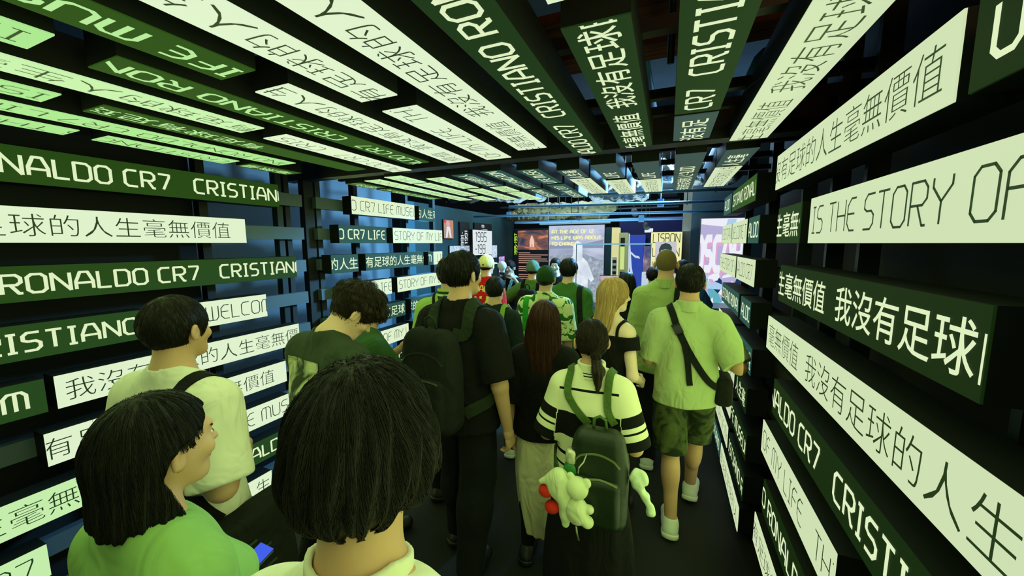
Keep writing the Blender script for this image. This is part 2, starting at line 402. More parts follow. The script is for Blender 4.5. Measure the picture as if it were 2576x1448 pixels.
# far ceiling bay
ceil('far', 0, 2.40, 2.87, 'd', STORY[6:9], (0, 2.80), 'grey', ', near piece')
ceil('far', 0, 2.915, 3.83, 'b', STORY, (1, 3.6), 'warm', ', far piece')
ceil('far', 1, 2.40, 3.04, 'd', 'RONALDO', (4, 2.95), 'grey', ', near piece')
ceil('far', 1, 3.07, 3.93, 'd', STORY, (0, 3.85), 'grey', ', far piece')
ceil('far', 2, 2.53, 3.17, 'd', 'LIFE', (0, 3.1), 'grey', ', near piece')
ceil('far', 2, 3.22, 3.98, 'b', STORY, (1, 3.8), 'warm', ', far piece')
ceil('far', 3, 2.49, 3.04, 'd', 'LIFE', (0, 2.98), 'grey', ', near piece')
ceil('far', 3, 3.14, 4.02, 'b', STORY, (1, 3.8), 'warm', ', far piece')
ceil('far', 4, 2.58, 2.91, 'd', STORY[6:9], (0, 2.86), 'grey', ', near piece')
ceil('far', 4, 2.96, 3.88, 'b', STORY, (1, 3.7), 'warm', ', far piece')
ceil('far', 5, 2.46, 3.08, 'd', 'LIFE MUSEUM', (0, 3.02), 'far', ', near piece')
ceil('far', 5, 3.15, 3.48, 'd', 'CR7 ', (0, 3.42), 'far', ', middle piece')
ceil('far', 5, 3.52, 4.12, 'd', CRC, (0, 4.05), 'far', ', far piece')
ceil('far', 6, 2.40, 3.28, 'd', CRC, (0, 3.22), 'far', ', near piece')
ceil('far', 6, 3.34, 3.98, 'd', CRC, (0, 3.92), 'far', ', far piece')
ceil('far', 7, 2.43, 3.01, 'd', STORY[2:], (0, 2.93), 'far', ', near piece')
ceil('far', 7, 3.07, 3.40, 'b', STORY, (1, 3.2), 'mid', ', middle piece')
ceil('far', 7, 3.46, 4.10, 'b', TIS, (1, 3.9), 'mid', ', far piece')
ceil('far', 8, 2.47, 3.04, 'b', TIS, (1, 2.95), 'mid', ', near piece')
ceil('far', 8, 3.11, 4.02, 'b', STORY, (1, 3.9), 'mid', ', far piece')
ceil('far', 9, 2.29, 2.61, 'b', 'LIFE', (0, 2.55), 'mid', ', near piece')
ceil('far', 9, 2.65, 3.5, 'b', STORY, (1, 3.4), 'mid', ', middle piece')
ceil('far', 9, 3.59, 3.95, 'b', TIS, (1, 3.9), 'mid', ', far piece')
ceil('far', 10, 2.35, 3.22, 'b', WEL, (1, 3.1), 'mid', ', near piece')
ceil('far', 10, 3.25, 3.84, 'b', STORY, (1, 3.7), 'mid', ', far piece')
ceil('far', 11, 2.40, 2.70, 'd', STORY[4:], (0, 2.62), 'green', ', near piece', 'green')
ceil('far', 11, 2.76, 3.60, 'd', STORY, (0, 3.52), 'green', ', far piece', 'green')
# ------------------------------------------------------------------ sculpting: distance fields polygonised into one smooth surface
f32 = np.float32
def smin(a, b, k):
    h = np.clip(.5 + .5*(b-a)/k, 0, 1); return b + (a-b)*h - k*h*(1-h)
def smax(a, b, k): return -smin(-a, -b, k)
def rc(p, a, b, ra, rb, sy=1.0):
    x, y, z = p; bx, by, bz = b[0]-a[0], b[1]-a[1], b[2]-a[2]
    X, Y, Z = x-a[0], y-a[1], z-a[2]
    h = np.clip((X*bx+Y*by+Z*bz)/(bx*bx+by*by+bz*bz+1e-12), 0, 1)
    return np.sqrt((X-h*bx)**2 + ((Y-h*by)*sy)**2 + (Z-h*bz)**2) - (ra+(rb-ra)*h)
def ell(p, c, r):
    x, y, z = p; X, Y, Z = x-c[0], y-c[1], z-c[2]
    k0 = np.sqrt((X/r[0])**2+(Y/r[1])**2+(Z/r[2])**2); k1 = np.sqrt((X/r[0]**2)**2+(Y/r[1]**2)**2+(Z/r[2]**2)**2)
    return k0*(k0-1)/(k1+1e-9)
def rbox(p, c, h, r):
    x, y, z = p; X = np.abs(x-c[0])-h[0]+r; Y = np.abs(y-c[1])-h[1]+r; Z = np.abs(z-c[2])-h[2]+r
    return np.sqrt(np.maximum(X,0)**2+np.maximum(Y,0)**2+np.maximum(Z,0)**2) + np.minimum(np.maximum(X,np.maximum(Y,Z)),0) - r
def wob(p, s=1.0, ph=0.0):
    x, y, z = p
    return (np.sin(x*19*s+ph+2.1*np.sin(z*7*s+ph)) + np.sin(y*23*s+1.7*np.sin(z*11*s+x*9*s)+ph*2) + np.sin(z*15*s+2.3*np.sin(x*13*s+ph)+y*8*s))/3
def surface_nets(f, lo, hi, vox):
    lo = np.asarray(lo, float); hi = np.asarray(hi, float)
    n = np.maximum(np.ceil((hi-lo)/vox).astype(int)+1, 4)
    ax = [(lo[i]+vox*np.arange(n[i])).astype(f32) for i in range(3)]
    P = np.meshgrid(*ax, indexing='ij', sparse=False)
    V = np.asarray(f(P), dtype=f32)
    V[0], V[-1], V[:,0], V[:,-1], V[:,:,0], V[:,:,-1] = [np.maximum(s, 1e-4) for s in (V[0], V[-1], V[:,0], V[:,-1], V[:,:,0], V[:,:,-1])]
    S = V < 0
    c = np.zeros(tuple(n-1), dtype=np.int8); sl = [slice(0, -1), slice(1, None)]
    for i in (0,1):
        for j in (0,1):
            for k in (0,1): c += S[sl[i], sl[j], sl[k]]
    act = (c > 0) & (c < 8); idx = np.argwhere(act)
    if not len(idx): return np.zeros((0,3)), np.zeros((0,4), int)
    num = np.full(act.shape, -1, dtype=np.int64); num[act] = np.arange(len(idx))
    acc = np.zeros((len(idx),3)); cnt = np.zeros(len(idx))
    corners = [(i,j,k) for i in (0,1) for j in (0,1) for k in (0,1)]
    val = {cn: V[idx[:,0]+cn[0], idx[:,1]+cn[1], idx[:,2]+cn[2]] for cn in corners}
    for a in corners:
        for d in range(3):
            if a[d]: continue
            b = list(a); b[d] = 1; b = tuple(b)
            va, vb = val[a], val[b]; m = (va < 0) != (vb < 0)
            t = np.where(m, va/np.where(m, va-vb, 1), 0)
            pt = np.tile(np.array(a, float), (len(idx),1)); pt[:,d] += t
            acc[m] += pt[m]; cnt[m] += 1
    verts = lo + vox*(idx + acc/np.maximum(cnt,1)[:,None])
    quads = []
    for d in range(3):
        e1, e2 = (d+1)%3, (d+2)%3
        A = S[tuple(slice(0,-1) if i == d else slice(None) for i in range(3))]
        B = S[tuple(slice(1,None) if i == d else slice(None) for i in range(3))]
        E = np.argwhere(A != B)
        if not len(E): continue
        E = E[(E[:,e1] > 0) & (E[:,e2] > 0)]
        E = E[(E[:,e1] < n[e1]-1) & (E[:,e2] < n[e2]-1)]
        ins = S[E[:,0],E[:,1],E[:,2]]
        def cell(o1, o2):
            q = E.copy(); q[:,e1] -= o1; q[:,e2] -= o2; return num[q[:,0],q[:,1],q[:,2]]
        q = np.stack([cell(1,1), cell(0,1), cell(0,0), cell(1,0)], 1)
        q[~ins] = q[~ins][:,::-1]; quads.append(q)
    Q = np.concatenate(quads); Q = Q[(Q >= 0).all(1)]
    return verts, Q
def np_obj(name, V, Q, mat, parent=None, smooth=True, pat=None):
    me = bpy.data.meshes.new(name); nv, nf = len(V), len(Q); k = Q.shape[1] if nf else 4
    me.vertices.add(nv); me.vertices.foreach_set('co', np.asarray(V, dtype=f32).ravel())
    me.loops.add(nf*k); me.loops.foreach_set('vertex_index', Q.astype(np.int32).ravel())
    me.polygons.add(nf); me.polygons.foreach_set('loop_start', np.arange(0, nf*k, k, dtype=np.int32))
    me.polygons.foreach_set('loop_total', np.full(nf, k, dtype=np.int32))
    me.polygons.foreach_set('use_smooth', np.full(nf, smooth, dtype=bool))
    if pat is not None:
        at = me.attributes.new('pat', 'FLOAT', 'POINT'); at.data.foreach_set('value', np.asarray(pat, dtype=f32))
    me.update(calc_edges=True); me.validate()
    if mat: me.materials.append(mat)
    o = bpy.data.objects.new(name, me); COL.objects.link(o)
    if parent: o.parent = parent
    return o
def grad(f, P, e=.002):
    P = np.asarray(P, float); out = np.empty_like(P)
    for d in range(3):
        A = P.copy(); B = P.copy(); A[:,d] += e; B[:,d] -= e
        out[:,d] = f((A[:,0],A[:,1],A[:,2])) - f((B[:,0],B[:,1],B[:,2]))
    return out/(np.linalg.norm(out, axis=1, keepdims=True)+1e-9)
def val(f, P): return f((P[:,0],P[:,1],P[:,2]))
def rotm(yaw=0, pitch=0, roll=0):
    # yaw + turns left, pitch + looks down, roll + tilts to the right shoulder
    cy, sy = math.cos(yaw), math.sin(yaw); cp, sp = math.cos(-pitch), math.sin(-pitch); cr, sr = math.cos(roll), math.sin(roll)
    Z = np.array([[cy,-sy,0],[sy,cy,0],[0,0,1]]); X = np.array([[1,0,0],[0,cp,-sp],[0,sp,cp]]); Y = np.array([[cr,0,sr],[0,1,0],[-sr,0,cr]])
    return Z @ X @ Y

# ---------------- materials for people
def skin(rgb=(205,160,125)):
    return plain('skin_%d_%d_%d' % rgb, rgb, .55, 0, .06, 25, .04, .35)
def hair_mat(name, rgb, rough=.5, spec=.22):
    if name in MATS: return MATS[name]
    m, t, b = new_mat(name); c = lin(rgb)
    tc = t.nodes.new('ShaderNodeTexCoord'); mp = t.nodes.new('ShaderNodeMapping'); mp.inputs['Scale'].default_value = (260, 260, 12)
    n = t.nodes.new('ShaderNodeTexNoise'); n.inputs['Scale'].default_value = 1.0; n.inputs['Detail'].default_value = 3
    t.links.new(tc.outputs['Object'], mp.inputs['Vector']); t.links.new(mp.outputs['Vector'], n.inputs['Vector'])
    mx = t.nodes.new('ShaderNodeMix'); mx.data_type = 'RGBA'
    mx.inputs['A'].default_value = (*[v*.7 for v in c], 1); mx.inputs['B'].default_value = (*[min(1, v*1.25) for v in c], 1)
    t.links.new(n.outputs['Fac'], mx.inputs['Factor']); t.links.new(mx.outputs['Result'], b.inputs['Base Color'])
    bp = t.nodes.new('ShaderNodeBump'); bp.inputs['Strength'].default_value = .35; bp.inputs['Distance'].default_value = .004
    t.links.new(n.outputs['Fac'], bp.inputs['Height']); t.links.new(bp.outputs['Normal'], b.inputs['Normal'])
    b.inputs['Roughness'].default_value = rough; b.inputs['Specular IOR Level'].default_value = spec
    MATS[name] = m; return m
def two_tone(name, a, b_, scale, lo, hi, kind='noise', stretch=(1,1,1), third=None):
    if name in MATS: return MATS[name]
    m, t, b = new_mat(name)
    tc = t.nodes.new('ShaderNodeTexCoord'); mp = t.nodes.new('ShaderNodeMapping'); mp.inputs['Scale'].default_value = stretch
    n = t.nodes.new('ShaderNodeTexNoise'); n.inputs['Scale'].default_value = scale; n.inputs['Detail'].default_value = 3
    n.inputs['Distortion'].default_value = 1.2
    r = t.nodes.new('ShaderNodeValToRGB'); e = r.color_ramp.elements
    e[0].position = lo; e[0].color = (*lin(a), 1); e[1].position = hi; e[1].color = (*lin(b_), 1)
    if third: q = e.new(min(1, hi+.12)); q.color = (*lin(third), 1)
    t.links.new(tc.outputs['Object'], mp.inputs['Vector']); t.links.new(mp.outputs['Vector'], n.inputs['Vector'])
    t.links.new(n.outputs['Fac'], r.inputs['Fac']); t.links.new(r.outputs['Color'], b.inputs['Base Color'])
    b.inputs['Roughness'].default_value = .85; b.inputs['Specular IOR Level'].default_value = .2
    MATS[name] = m; return m
def pattern_mat(name, stops):
    """constant ramp over the vertex attribute 'pat' (woven stripes)"""
    if name in MATS: return MATS[name]
    m, t, b = new_mat(name); at = t.nodes.new('ShaderNodeAttribute'); at.attribute_name = 'pat'
    r = t.nodes.new('ShaderNodeValToRGB'); r.color_ramp.interpolation = 'CONSTANT'; e = r.color_ramp.elements
    e[0].position = stops[0][0]; e[0].color = (*lin(stops[0][1]), 1); e[1].position = stops[1][0]; e[1].color = (*lin(stops[1][1]), 1)
    for p, c in stops[2:]:
        q = e.new(p); q.color = (*lin(c), 1)
    t.links.new(at.outputs['Fac'], r.inputs['Fac']); t.links.new(r.outputs['Color'], b.inputs['Base Color'])
    b.inputs['Roughness'].default_value = .9; b.inputs['Specular IOR Level'].default_value = .2
    MATS[name] = m; return m

# ------------------------------------------------------------------ people
class Person:
    """canonical figure 1.75 m tall facing +Y, scaled to height h"""
    def __init__(s, label, loc, yaw=0, h=1.75, sex='m', build=1.0, head=(0,0,0), lean=0.0, arms=None, feet=None, vox=.010,
                 skin_rgb=(205,160,125), hands='', neck_up=0.0, group='visitors walking through the tunnel'):
        s.h = h; s.k = h/1.75; s.f = sex == 'f'; s.b = build; s.vox = vox; s.loc = loc; s.yaw = yaw
        s.root = thing('person', label, 'person', loc, yaw, group)
        s.lean = lean; s.skin = skin(skin_rgb)
        sh = .140 if s.f else .166; sh *= (.5+.5*build)
        L = lambda x, y, z: np.array([x, y + lean*max(0, z-.9), z])
        s.L = L
        s.sh = {-1: L(-sh, -.015, 1.38), 1: L(sh, -.015, 1.38)}
        s.el, s.wr = {}, {}
        arms = arms or {}
        for sd in (-1, 1):
            a = arms.get(sd)
            if a is None: e = s.sh[sd] + np.array([sd*.05, -.03, -.30]); w = e + np.array([sd*.005, .05, -.25])
            else: e, w = s.sh[sd] + np.array(a[0]), None; w = e + np.array(a[1])
            s.el[sd], s.wr[sd] = e, w
        feet = feet or {-1: (-.10, -.02, .08), 1: (.10, .02, .08)}
        s.ft, s.kn, s.hp = {}, {}, {}
        for sd in (-1, 1):
            s.hp[sd] = np.array([sd*.09, 0, .93]); s.ft[sd] = np.array(feet[sd], float)
            mid = (s.hp[sd]+s.ft[sd])/2; bend = max(0, .85-np.linalg.norm(s.hp[sd]-s.ft[sd]))
            s.kn[sd] = mid + np.array([0, .03+1.1*bend, .03])
        s.R = rotm(*head); s.np0 = L(0, -.015, 1.50+neck_up)       # neck pivot
        s.hc = s.np0 + s.R @ np.array([0, .03, .132])     # head centre
        s.hands = hands
        s.parts = []
    def hd(s, p):
        x, y, z = p; X, Y, Z = (x-s.hc[0])/.93, (y-s.hc[1])/.93, (z-s.hc[2])/.93; R = s.R
        return (R[0,0]*X+R[1,0]*Y+R[2,0]*Z, R[0,1]*X+R[1,1]*Y+R[2,1]*Z, R[0,2]*X+R[1,2]*Y+R[2,2]*Z)
    def H2L(s, v): return s.hc + s.R @ (.93*np.array(v, float))
    def sk(s, p, t=0.0):
        q = s.hd(p)
        return ell(q, (0,-.012,.015), (.076+t,.096+t,.098+t))
    def head_sdf(s, p):
        q = s.hd(p); x, y, z = q
        d = ell(q, (0,-.012,.015), (.076,.096,.098))
        d = smin(d, ell(q, (0,.032,-.045), (.058,.062,.078)), .03)
        d = smin(d, rc(q, (-.018,.066,-.098), (.018,.066,-.098), .021, .021), .03)
        d = smin(d, rc(q, (-.03,.082,.022), (.03,.082,.022), .014, .014), .02)      # brow
        ax = (np.abs(x), y, z)
        d = smax(d, -ell(ax, (.031,.104,.002), (.017,.014,.012)), .012)             # eye sockets
        d = smin(d, ell(ax, (.031,.079,.0), (.0125,.0125,.0115)), .006)
        d = smin(d, ell(ax, (.042,.07,-.03), (.022,.02,.02)), .02)
        d = smin(d, rc(q, (0,.092,.01), (0,.113,-.03), .007, .0115), .012)          # nose
        d = smin(d, ell(ax, (.011,.1,-.033), (.009,.011,.008)), .006)
        d = smin(d, rc(q, (-.016,.09,-.058), (.016,.09,-.058), .0065, .0065), .006) # lips
        d = smin(d, rc(q, (-.013,.089,-.069), (.013,.089,-.069), .007, .007), .006)
        e = ell((ax[0]+.35*(y+.0), y, z), (.086,-.010,-.012), (.011,.021,.035)); e = smax(e, -ell(ax, (.098,-.002,-.012), (.009,.012,.021)), .006)
        return smin(d, e, .008)
    def torso(s, p):
        L, b = s.L, s.b; f = s.f
        ly = s.lean
        x, y, z = p; q = (x, y - ly*np.maximum(0, z-.9), z)
        d = ell(q, (0,0,1.27), ((.148 if f else .165)*b, .108*b, .21))
        d = smin(d, ell(q, (0,.01,1.08), ((.118 if f else .14)*b, .1*b, .17)), .06)
        d = smin(d, ell(q, (0,-.012,.94), ((.16 if f else .158)*b, .118*b, .13)), .06)
        if f: d = smin(d, ell((np.abs(x), q[1], z), (.07,.085,1.27), (.06,.06,.065)), .04)
        shx = abs(s.sh[1][0])
        d = smin(d, rc(q, (-shx+.015,-.015,1.372), (shx-.015,-.015,1.372), .056*b, .056*b), .05)
        for sd in (-1,1): d = smin(d, rc(q, (sd*.13,-.02,1.385), (sd*.025,-.018,1.485), .046*b, .042), .05)
        return d
    def neck(s, p, r=0):
        nb = .046 if s.f else .055
        top = s.H2L((0,-.02,-.06)); return rc(p, s.L(0,-.02,1.42), top, nb*1.1*(.5+.5*s.b)+r, nb+r)
    def arm(s, p, sd, r=0.0, r2=None):
        r2 = r if r2 is None else r2; m = .88 if s.f else 1.0; m *= (.6+.4*s.b)
        d = rc(p, s.sh[sd], s.el[sd], .053*m+r, .041*m+r)
        return d, rc(p, s.el[sd], s.wr[sd], .042*m+r2, .026*m+r2)
    def legs(s, p, r=0.0, rk=0.0):
        d = None
        for sd in (-1,1):
            a = rc(p, s.hp[sd], s.kn[sd], .088*s.b+r, .055+r); c = rc(p, s.kn[sd], s.ft[sd], .056+r+rk, .037+r+rk)
            cal = s.kn[sd]*.68+s.ft[sd]*.32 + np.array([0,-.02,0]); c = smin(c, ell(p, cal, (.05+r,.055+r,.11)), .04)
            q = smin(a, c, .03); d = q if d is None else smin(d, q, .02)
        return d
    def body_sdf(s, p):
        d = s.torso(p); d = smin(d, s.neck(p), .03); d = smin(d, s.head_sdf(p), .018)
        for sd in (-1,1):
            a, c = s.arm(p, sd); d = smin(d, a, .035); d = smin(d, c, .02)
        d = smin(d, s.legs(p), .04)
        for sd in (-1,1):
            f = s.ft[sd]; t = getattr(s, 'toe', {}).get(sd, np.array([0,.15,-.055])); d = smin(d, rc(p, f+[0,-.02,-.03], f+t, .033, .024), .03)
        return d
    def hand_fn(s, sd, curl=.5, spread=.2, palm=None, point=None):
        """palm + five bent fingers at the wrist; palm = direction the palm faces"""
        w = s.wr[sd]; a = s.wr[sd]-s.el[sd]; a = a/np.linalg.norm(a)
        if point is not None: a = np.array(point, float); a /= np.linalg.norm(a)
        n = np.array(palm if palm is not None else (-sd, 0, 0), float); n -= a*(n@a); n /= np.linalg.norm(n)
        u = np.cross(a, n)*1.0
        fw = np.array([0,1,0.]); 
        if u @ fw < 0 and abs(u @ fw) > .3: u = -u          # u points to the thumb side (forward when hanging)
        m = .92 if s.f else 1.0
        pts = []
        kn = w + a*.085*m
        for i, (off, ln) in enumerate(((.03,.072),(.01,.08),(-.01,.074),(-.029,.058))):
            b = kn + u*off*m - a*(.004*abs(i-1.3))
            c1 = curl*(1+.08*i); d1 = a*math.cos(c1*.8)+n*math.sin(c1*.8)+u*spread*(.35-.25*i)*.5; d1 /= np.linalg.norm(d1)
            c2 = c1*1.9; d2 = a*math.cos(c2)+n*math.sin(c2)+u*spread*(.35-.25*i)*.4; d2 /= np.linalg.norm(d2)
            c3 = c1*2.7; d3 = a*math.cos(c3)+n*math.sin(c3); d3 /= np.linalg.norm(d3)
            q1 = b+d1*ln*.48*m; q2 = q1+d2*ln*.3*m; q3 = q2+d3*ln*.22*m
            pts.append((b-a*.03, b, q1, q2, q3))
        tb = w + a*.03 + u*.028*m; t1 = tb + (a*.55+u*.65+n*.45)*.04*m; t2 = t1 + (a*.85+u*.15+n*.4*(1+curl))*.032*m; t3 = t2 + (a*.9+n*.4*(1+curl))*.02*m
        def f(p):
            d = rc(p, w-a*.03, w+a*.02, .026*m, .026*m)
            for off in (-.022, 0, .022):
                d = smin(d, rc(p, w+a*.015+u*off*.7, kn+u*off*1.05*m, .017*m, .0135*m), .012)
            for b0, b, q1, q2, q3 in pts:
                g_ = np.minimum(np.minimum(rc(p, b0, b, .0095*m, .0105*m), rc(p, b, q1, .0105*m, .009*m)), np.minimum(rc(p, q1, q2, .009*m, .008*m), rc(p, q2, q3, .008*m, .0065*m)))
                d = smin(d, g_, .005)
            th = np.minimum(np.minimum(rc(p, tb-u*.012, t1, .015*m, .0115*m), rc(p, t1, t2, .0115*m, .0095*m)), rc(p, t2, t3, .0095*m, .007*m))
            return smin(d, th, .008)
        lo = np.min([w-.07, w+a*.2-.07], 0); hi = np.max([w+.07, w+a*.2+.07], 0)
        s.grip = w + a*.10 + n*.03
        s.hand_axes = (a, u, n)
        return f, lo, hi
    def out(s, name, f, lo, hi, vox, mat, parent=None, pat=None, smooth=True):
        V, Q = surface_nets(f, lo, hi, vox)
        pv = pat((V[:,0],V[:,1],V[:,2])) if pat is not None else None
        o = np_obj(name, V*s.k, Q, mat, parent or s.root, smooth, pv)
        s.parts.append(name); return o
    def bounds(s, arms=True):
        pts = [s.sh[i] for i in (-1,1)]+[s.el[i] for i in (-1,1)]+[s.wr[i] for i in (-1,1)]+[s.hp[i] for i in (-1,1)]+[s.ft[i] for i in (-1,1)]+[s.kn[i] for i in (-1,1)]+[s.hc]
        pts = np.array(pts); return pts.min(0), pts.max(0)
    def body(s, hands=None):
        lo, hi = s.bounds(); lo = lo-.2; hi = hi+.2; lo[2] = -.02
        V, Q = surface_nets(s.body_sdf, lo, hi, s.vox)
        # finer head so the face and ears keep their shape
        Vs, Qs = [V], [Q]
        for sd in (-1,1):
            kw = (hands or {}).get(sd)
            if kw is None: kw = {}
            if kw is False: continue
            f, l, h = s.hand_fn(sd, **kw)
            v, q = surface_nets(f, l, h, max(.0035, s.vox*.45)); Vs.append(v); Qs.append(q)
        n = 0; QQ = []
        for v, q in zip(Vs, Qs): QQ.append(q+n); n += len(v)
        V = np.concatenate(Vs); Q = np.concatenate(QQ)
        s.bodyobj = np_obj('body', V*s.k, Q, s.skin, s.root); return s.bodyobj
    # ---- clothes
    def shirt_fn(s, sleeve=.72, hem=.84, infl=.012, loose=.02, sleeve_r=.022, neck_z=1.515, neck_r=.012, fold=.004, long=False, off=False):
        b = s.b
        def f(p):
            x, y, z = p
            d = s.torso(p) - infl
            t = np.clip((1.34-z)/.5, 0, 1); rx = (.158 if s.f else .168)*b + (loose+.018)*t; ry = .116*b + (loose*.8+.024)*t
            yy = y - s.lean*np.maximum(0, z-.9)
            col = (np.sqrt((x/rx)**2+((yy+.005)/ry)**2)-1)*np.minimum(rx, ry)
            col = smax(col, z-1.33, .06); col = smax(col, .78-z, .02)
            d = smin(d, col, .04)
            for sd in (-1,1):
                a, c = s.arm(p, sd, sleeve_r, sleeve_r*.75)
                if long:
                    ax = s.wr[sd]-s.el[sd]; n_ = ax/np.linalg.norm(ax); c0 = s.wr[sd]
                    c = smax(c, (x-c0[0])*n_[0]+(y-c0[1])*n_[1]+(z-c0[2])*n_[2], .005); sl = smin(a, c, .03)
                else:
                    ax = s.el[sd]-s.sh[sd]; n_ = ax/np.linalg.norm(ax); c0 = s.sh[sd]+ax*sleeve
                    sl = rc(p, s.sh[sd], s.sh[sd]+ax*1.2, .058*b+sleeve_r, .052*b+sleeve_r*1.25)
                    sl = smax(sl, (x-c0[0])*n_[0]+(y-c0[1])*n_[1]+(z-c0[2])*n_[2], .005)
                d = smin(d, sl, .03)
            if fold: d = d + fold*wob(p, 1.0, s.h*7)*np.clip((1.45-z)*5, .15, 1)
            d = smax(d, hem - z + .006*np.sin(x*7), .006)
            d = smax(d, z - (neck_z - .55*np.clip(yy+.03, 0, .2)), .006)
            d = smax(d, -rc((x, yy, z), (0,-.014,1.512), (0,.01,1.64), (.049 if s.f else .059)*(.5+.5*b)+neck_r-.012, (.049 if s.f else .059)+neck_r), .006)
            return d
        return f
    def garment(s, name, f, mat, vox=None, pat=None):
        lo, hi = s.bounds(); lo = lo-.2; hi = hi+.2; lo[2] = max(lo[2], .3); hi[2] = min(hi[2], max(1.62, max(s.el[1][2], s.el[-1][2], s.wr[1][2], s.wr[-1][2])+.1))
        s.shirt_f = f
        return s.out(name, f, lo, hi, vox or s.vox*.9, mat, None, pat)
    def shirt(s, mat, name='shirt', pat=None, vox=None, **kw):
        return s.garment(name, s.shirt_fn(**kw), mat, vox, pat)
    def pants(s, mat, hem=.06, loose=.02, name='trousers', waist=1.0, vox=None):
        def f(p):
            x, y, z = p
            d = smin(ell(p, (0,-.012,.95), (.162*s.b,.122*s.b,.14)), s.legs(p, .008, 0) - loose*np.clip((.97-z)/.32, 0, 1), .04)
            d = d + .003*wob(p, 1.3, s.h)
            d = smax(d, z-waist, .006); return smax(d, hem - z, .006)
        lo, hi = s.bounds(); lo = lo-.18; hi = hi+.18; lo[2] = hem-.03; hi[2] = waist+.04
        return s.out(name, f, lo, hi, vox or s.vox, mat)
    def skirt(s, mat, hem=.12, r0=.15, r1=.19, name='skirt', waist=1.02, y1=None, dy=0.0):
        y1 = y1 or r1*.85
        def f(p):
            x, y, z = p; t = np.clip((waist-z)/(waist-hem), 0, 1); bul = .035*np.sin(np.clip(t*3.2, 0, PI))
            rx = r0+(r1-r0)*t+bul; ry = r0*.8+(y1-r0*.8)*t+bul
            a = np.arctan2(y, x); d = (np.sqrt((x/rx)**2+((y-dy*t)/ry)**2)-1)*np.minimum(rx,ry) + .006*t*np.sin(a*11+np.sin(z*4))
            return smax(smax(d, z-waist, .01), hem-z, .006)
        R = max(r0, r1)+.07
        return s.out(name, f, (-R,-R-.05,hem-.03), (R,R+.05,waist+.03), s.vox, mat)
    def shoes(s, mat, sole=None, vox=.007):
        for sd in (-1,1):
            f0 = s.ft[sd]; t = getattr(s, 'toe', {}).get(sd, np.array([0,.15,-.055])); a = np.array(t, float); a /= np.linalg.norm(a)
            fz = f0 + np.array([0,0,-.04])
            tip = f0+t; heel = f0 + np.array([0,-.045,-.045]); up = np.cross([1,0,0], a); up = up if up[2] > 0 else -up
            def fu(p):
                d = smin(rc(p, heel, tip+up*.01, .048, .045), rc(p, f0+[0,-.01,-.005], f0+np.array(t)*.35, .050, .046), .03)
                return smax(d, -rc(p, f0+[0,0,.02], f0+[0,0,.2], .036, .05), .005)
            def fs(p):
                d = rc(p, heel-up*.018, tip-up*.012, .053, .050)
                q = (p[0]-heel[0])*up[0]+(p[1]-heel[1])*up[1]+(p[2]-heel[2])*up[2]
                return smax(d, np.abs(q+.024)-.016, .005)
            lo = np.minimum(heel, tip)-.09; hi = np.maximum(heel, tip)+.11
            o = s.out('shoe', fu, lo, hi, vox, mat)
            s.out('sole', fs, lo, hi, vox, sole or mat, o)
    # ---- hair
    def hair_fn(s, style='short', t=.014, nape=-.075, front=True, wave=.0):
        def f(p):
            q = s.hd(p); x, y, z = q
            th = t*(1.0 if style in ('bowl','bob','long','pony') else np.clip(.35+(z+.09)*7.0, .25, 1.15))
            d = ell(q, (0,-.014,.016), (.076,.097,.099)) - th
            if wave: d = d + wave*(wob(q, 3.2, 1.0)+.6*wob(q, 6.0, 2.0))
            lim = nape + (.05*np.clip((y+.03)/.08, 0, 1) if style != 'bowl' else .035*np.clip((y+.05)/.09, 0, 1))
            d = smax(d, lim - z, .012 if style != 'buzz' else .02)
            if style in ('short','buzz','curly'):
                d = smax(d, -ell(q, (0,.125,-.045), (.11,.085,.095)), .015)
                ax = (np.abs(x), y, z); d = smax(d, -ell(ax, (.09,.004,-.03), (.035,.03,.045)), .008)
            elif style == 'bowl':
                d = smax(d, -ell(q, (0,.14,-.07), (.085,.09,.085)), .015)
            else:
                d = smax(d, -ell(q, (0,.135,-.03), (.072,.085,.085)), .012)
            return d
        return f
    def stop_short(s, nape):
        def st(x, y, z): return (z < nape+.05*np.clip((y+.03)/.08,0,1)+.004) | ((x/.115)**2+((y-.125)/.09)**2+((z+.045)/.1)**2 < 1) | (((np.abs(x)-.09)/.036)**2+((y-.004)/.031)**2+((z+.03)/.046)**2 < 1)
        return st
    def hair(s, f, mat, vox=.007, strands=0, length=.12, rad=.0011, off=.001, grav=1.0, seed=1, name='hair', ext=(0,0,0,0), steps=9, part=None, zmin=None, stop=None):
        c = s.hc; lo = c-np.array([.15+ext[0],.17+ext[1],.15+ext[2]]); hi = c+np.array([.15+ext[0],.16+ext[3],.17])
        V, Q = surface_nets(f, lo, hi, vox)
        if strands:
            rng = np.random.default_rng(seed)
            idx = rng.choice(len(V), strands); P = V[idx] + rng.normal(0, vox*.4, (strands,3))
            wh = s.H2L(part if part is not None else (0,-.05,.115)); tracks = [P.copy()]
            ln = length*rng.uniform(.5, 1.0, strands); dirv = rng.normal(0, .06, (strands,3))
            jit = rng.uniform(.2, 1.6, strands)*off
            for i in range(steps):
                n = grad(f, P); d = (P-wh); d /= (np.linalg.norm(d, axis=1, keepdims=True)+.01)
                g_ = np.array([0,0,-grav]) + d*.9 + dirv
                g_ = g_ - n*np.sum(g_*n, 1, keepdims=True); g_ /= (np.linalg.norm(g_, axis=1, keepdims=True)+1e-6)
                mv = (ln/steps)[:,None]
                if stop is not None:
                    q_ = s.hd((P[:,0],P[:,1],P[:,2])); mv = mv*np.where(stop(*q_), 0.0, 1.0)[:,None]
                P = P + g_*mv
                v = val(f, P); n = grad(f, P)
                P = P - n*(np.clip(v-jit, -.01, .01))[:,None]*np.where(v > .02, 0, 1)[:,None]
                tracks.append(P.copy())
            T = np.stack(tracks, 1); m = T.shape[1]
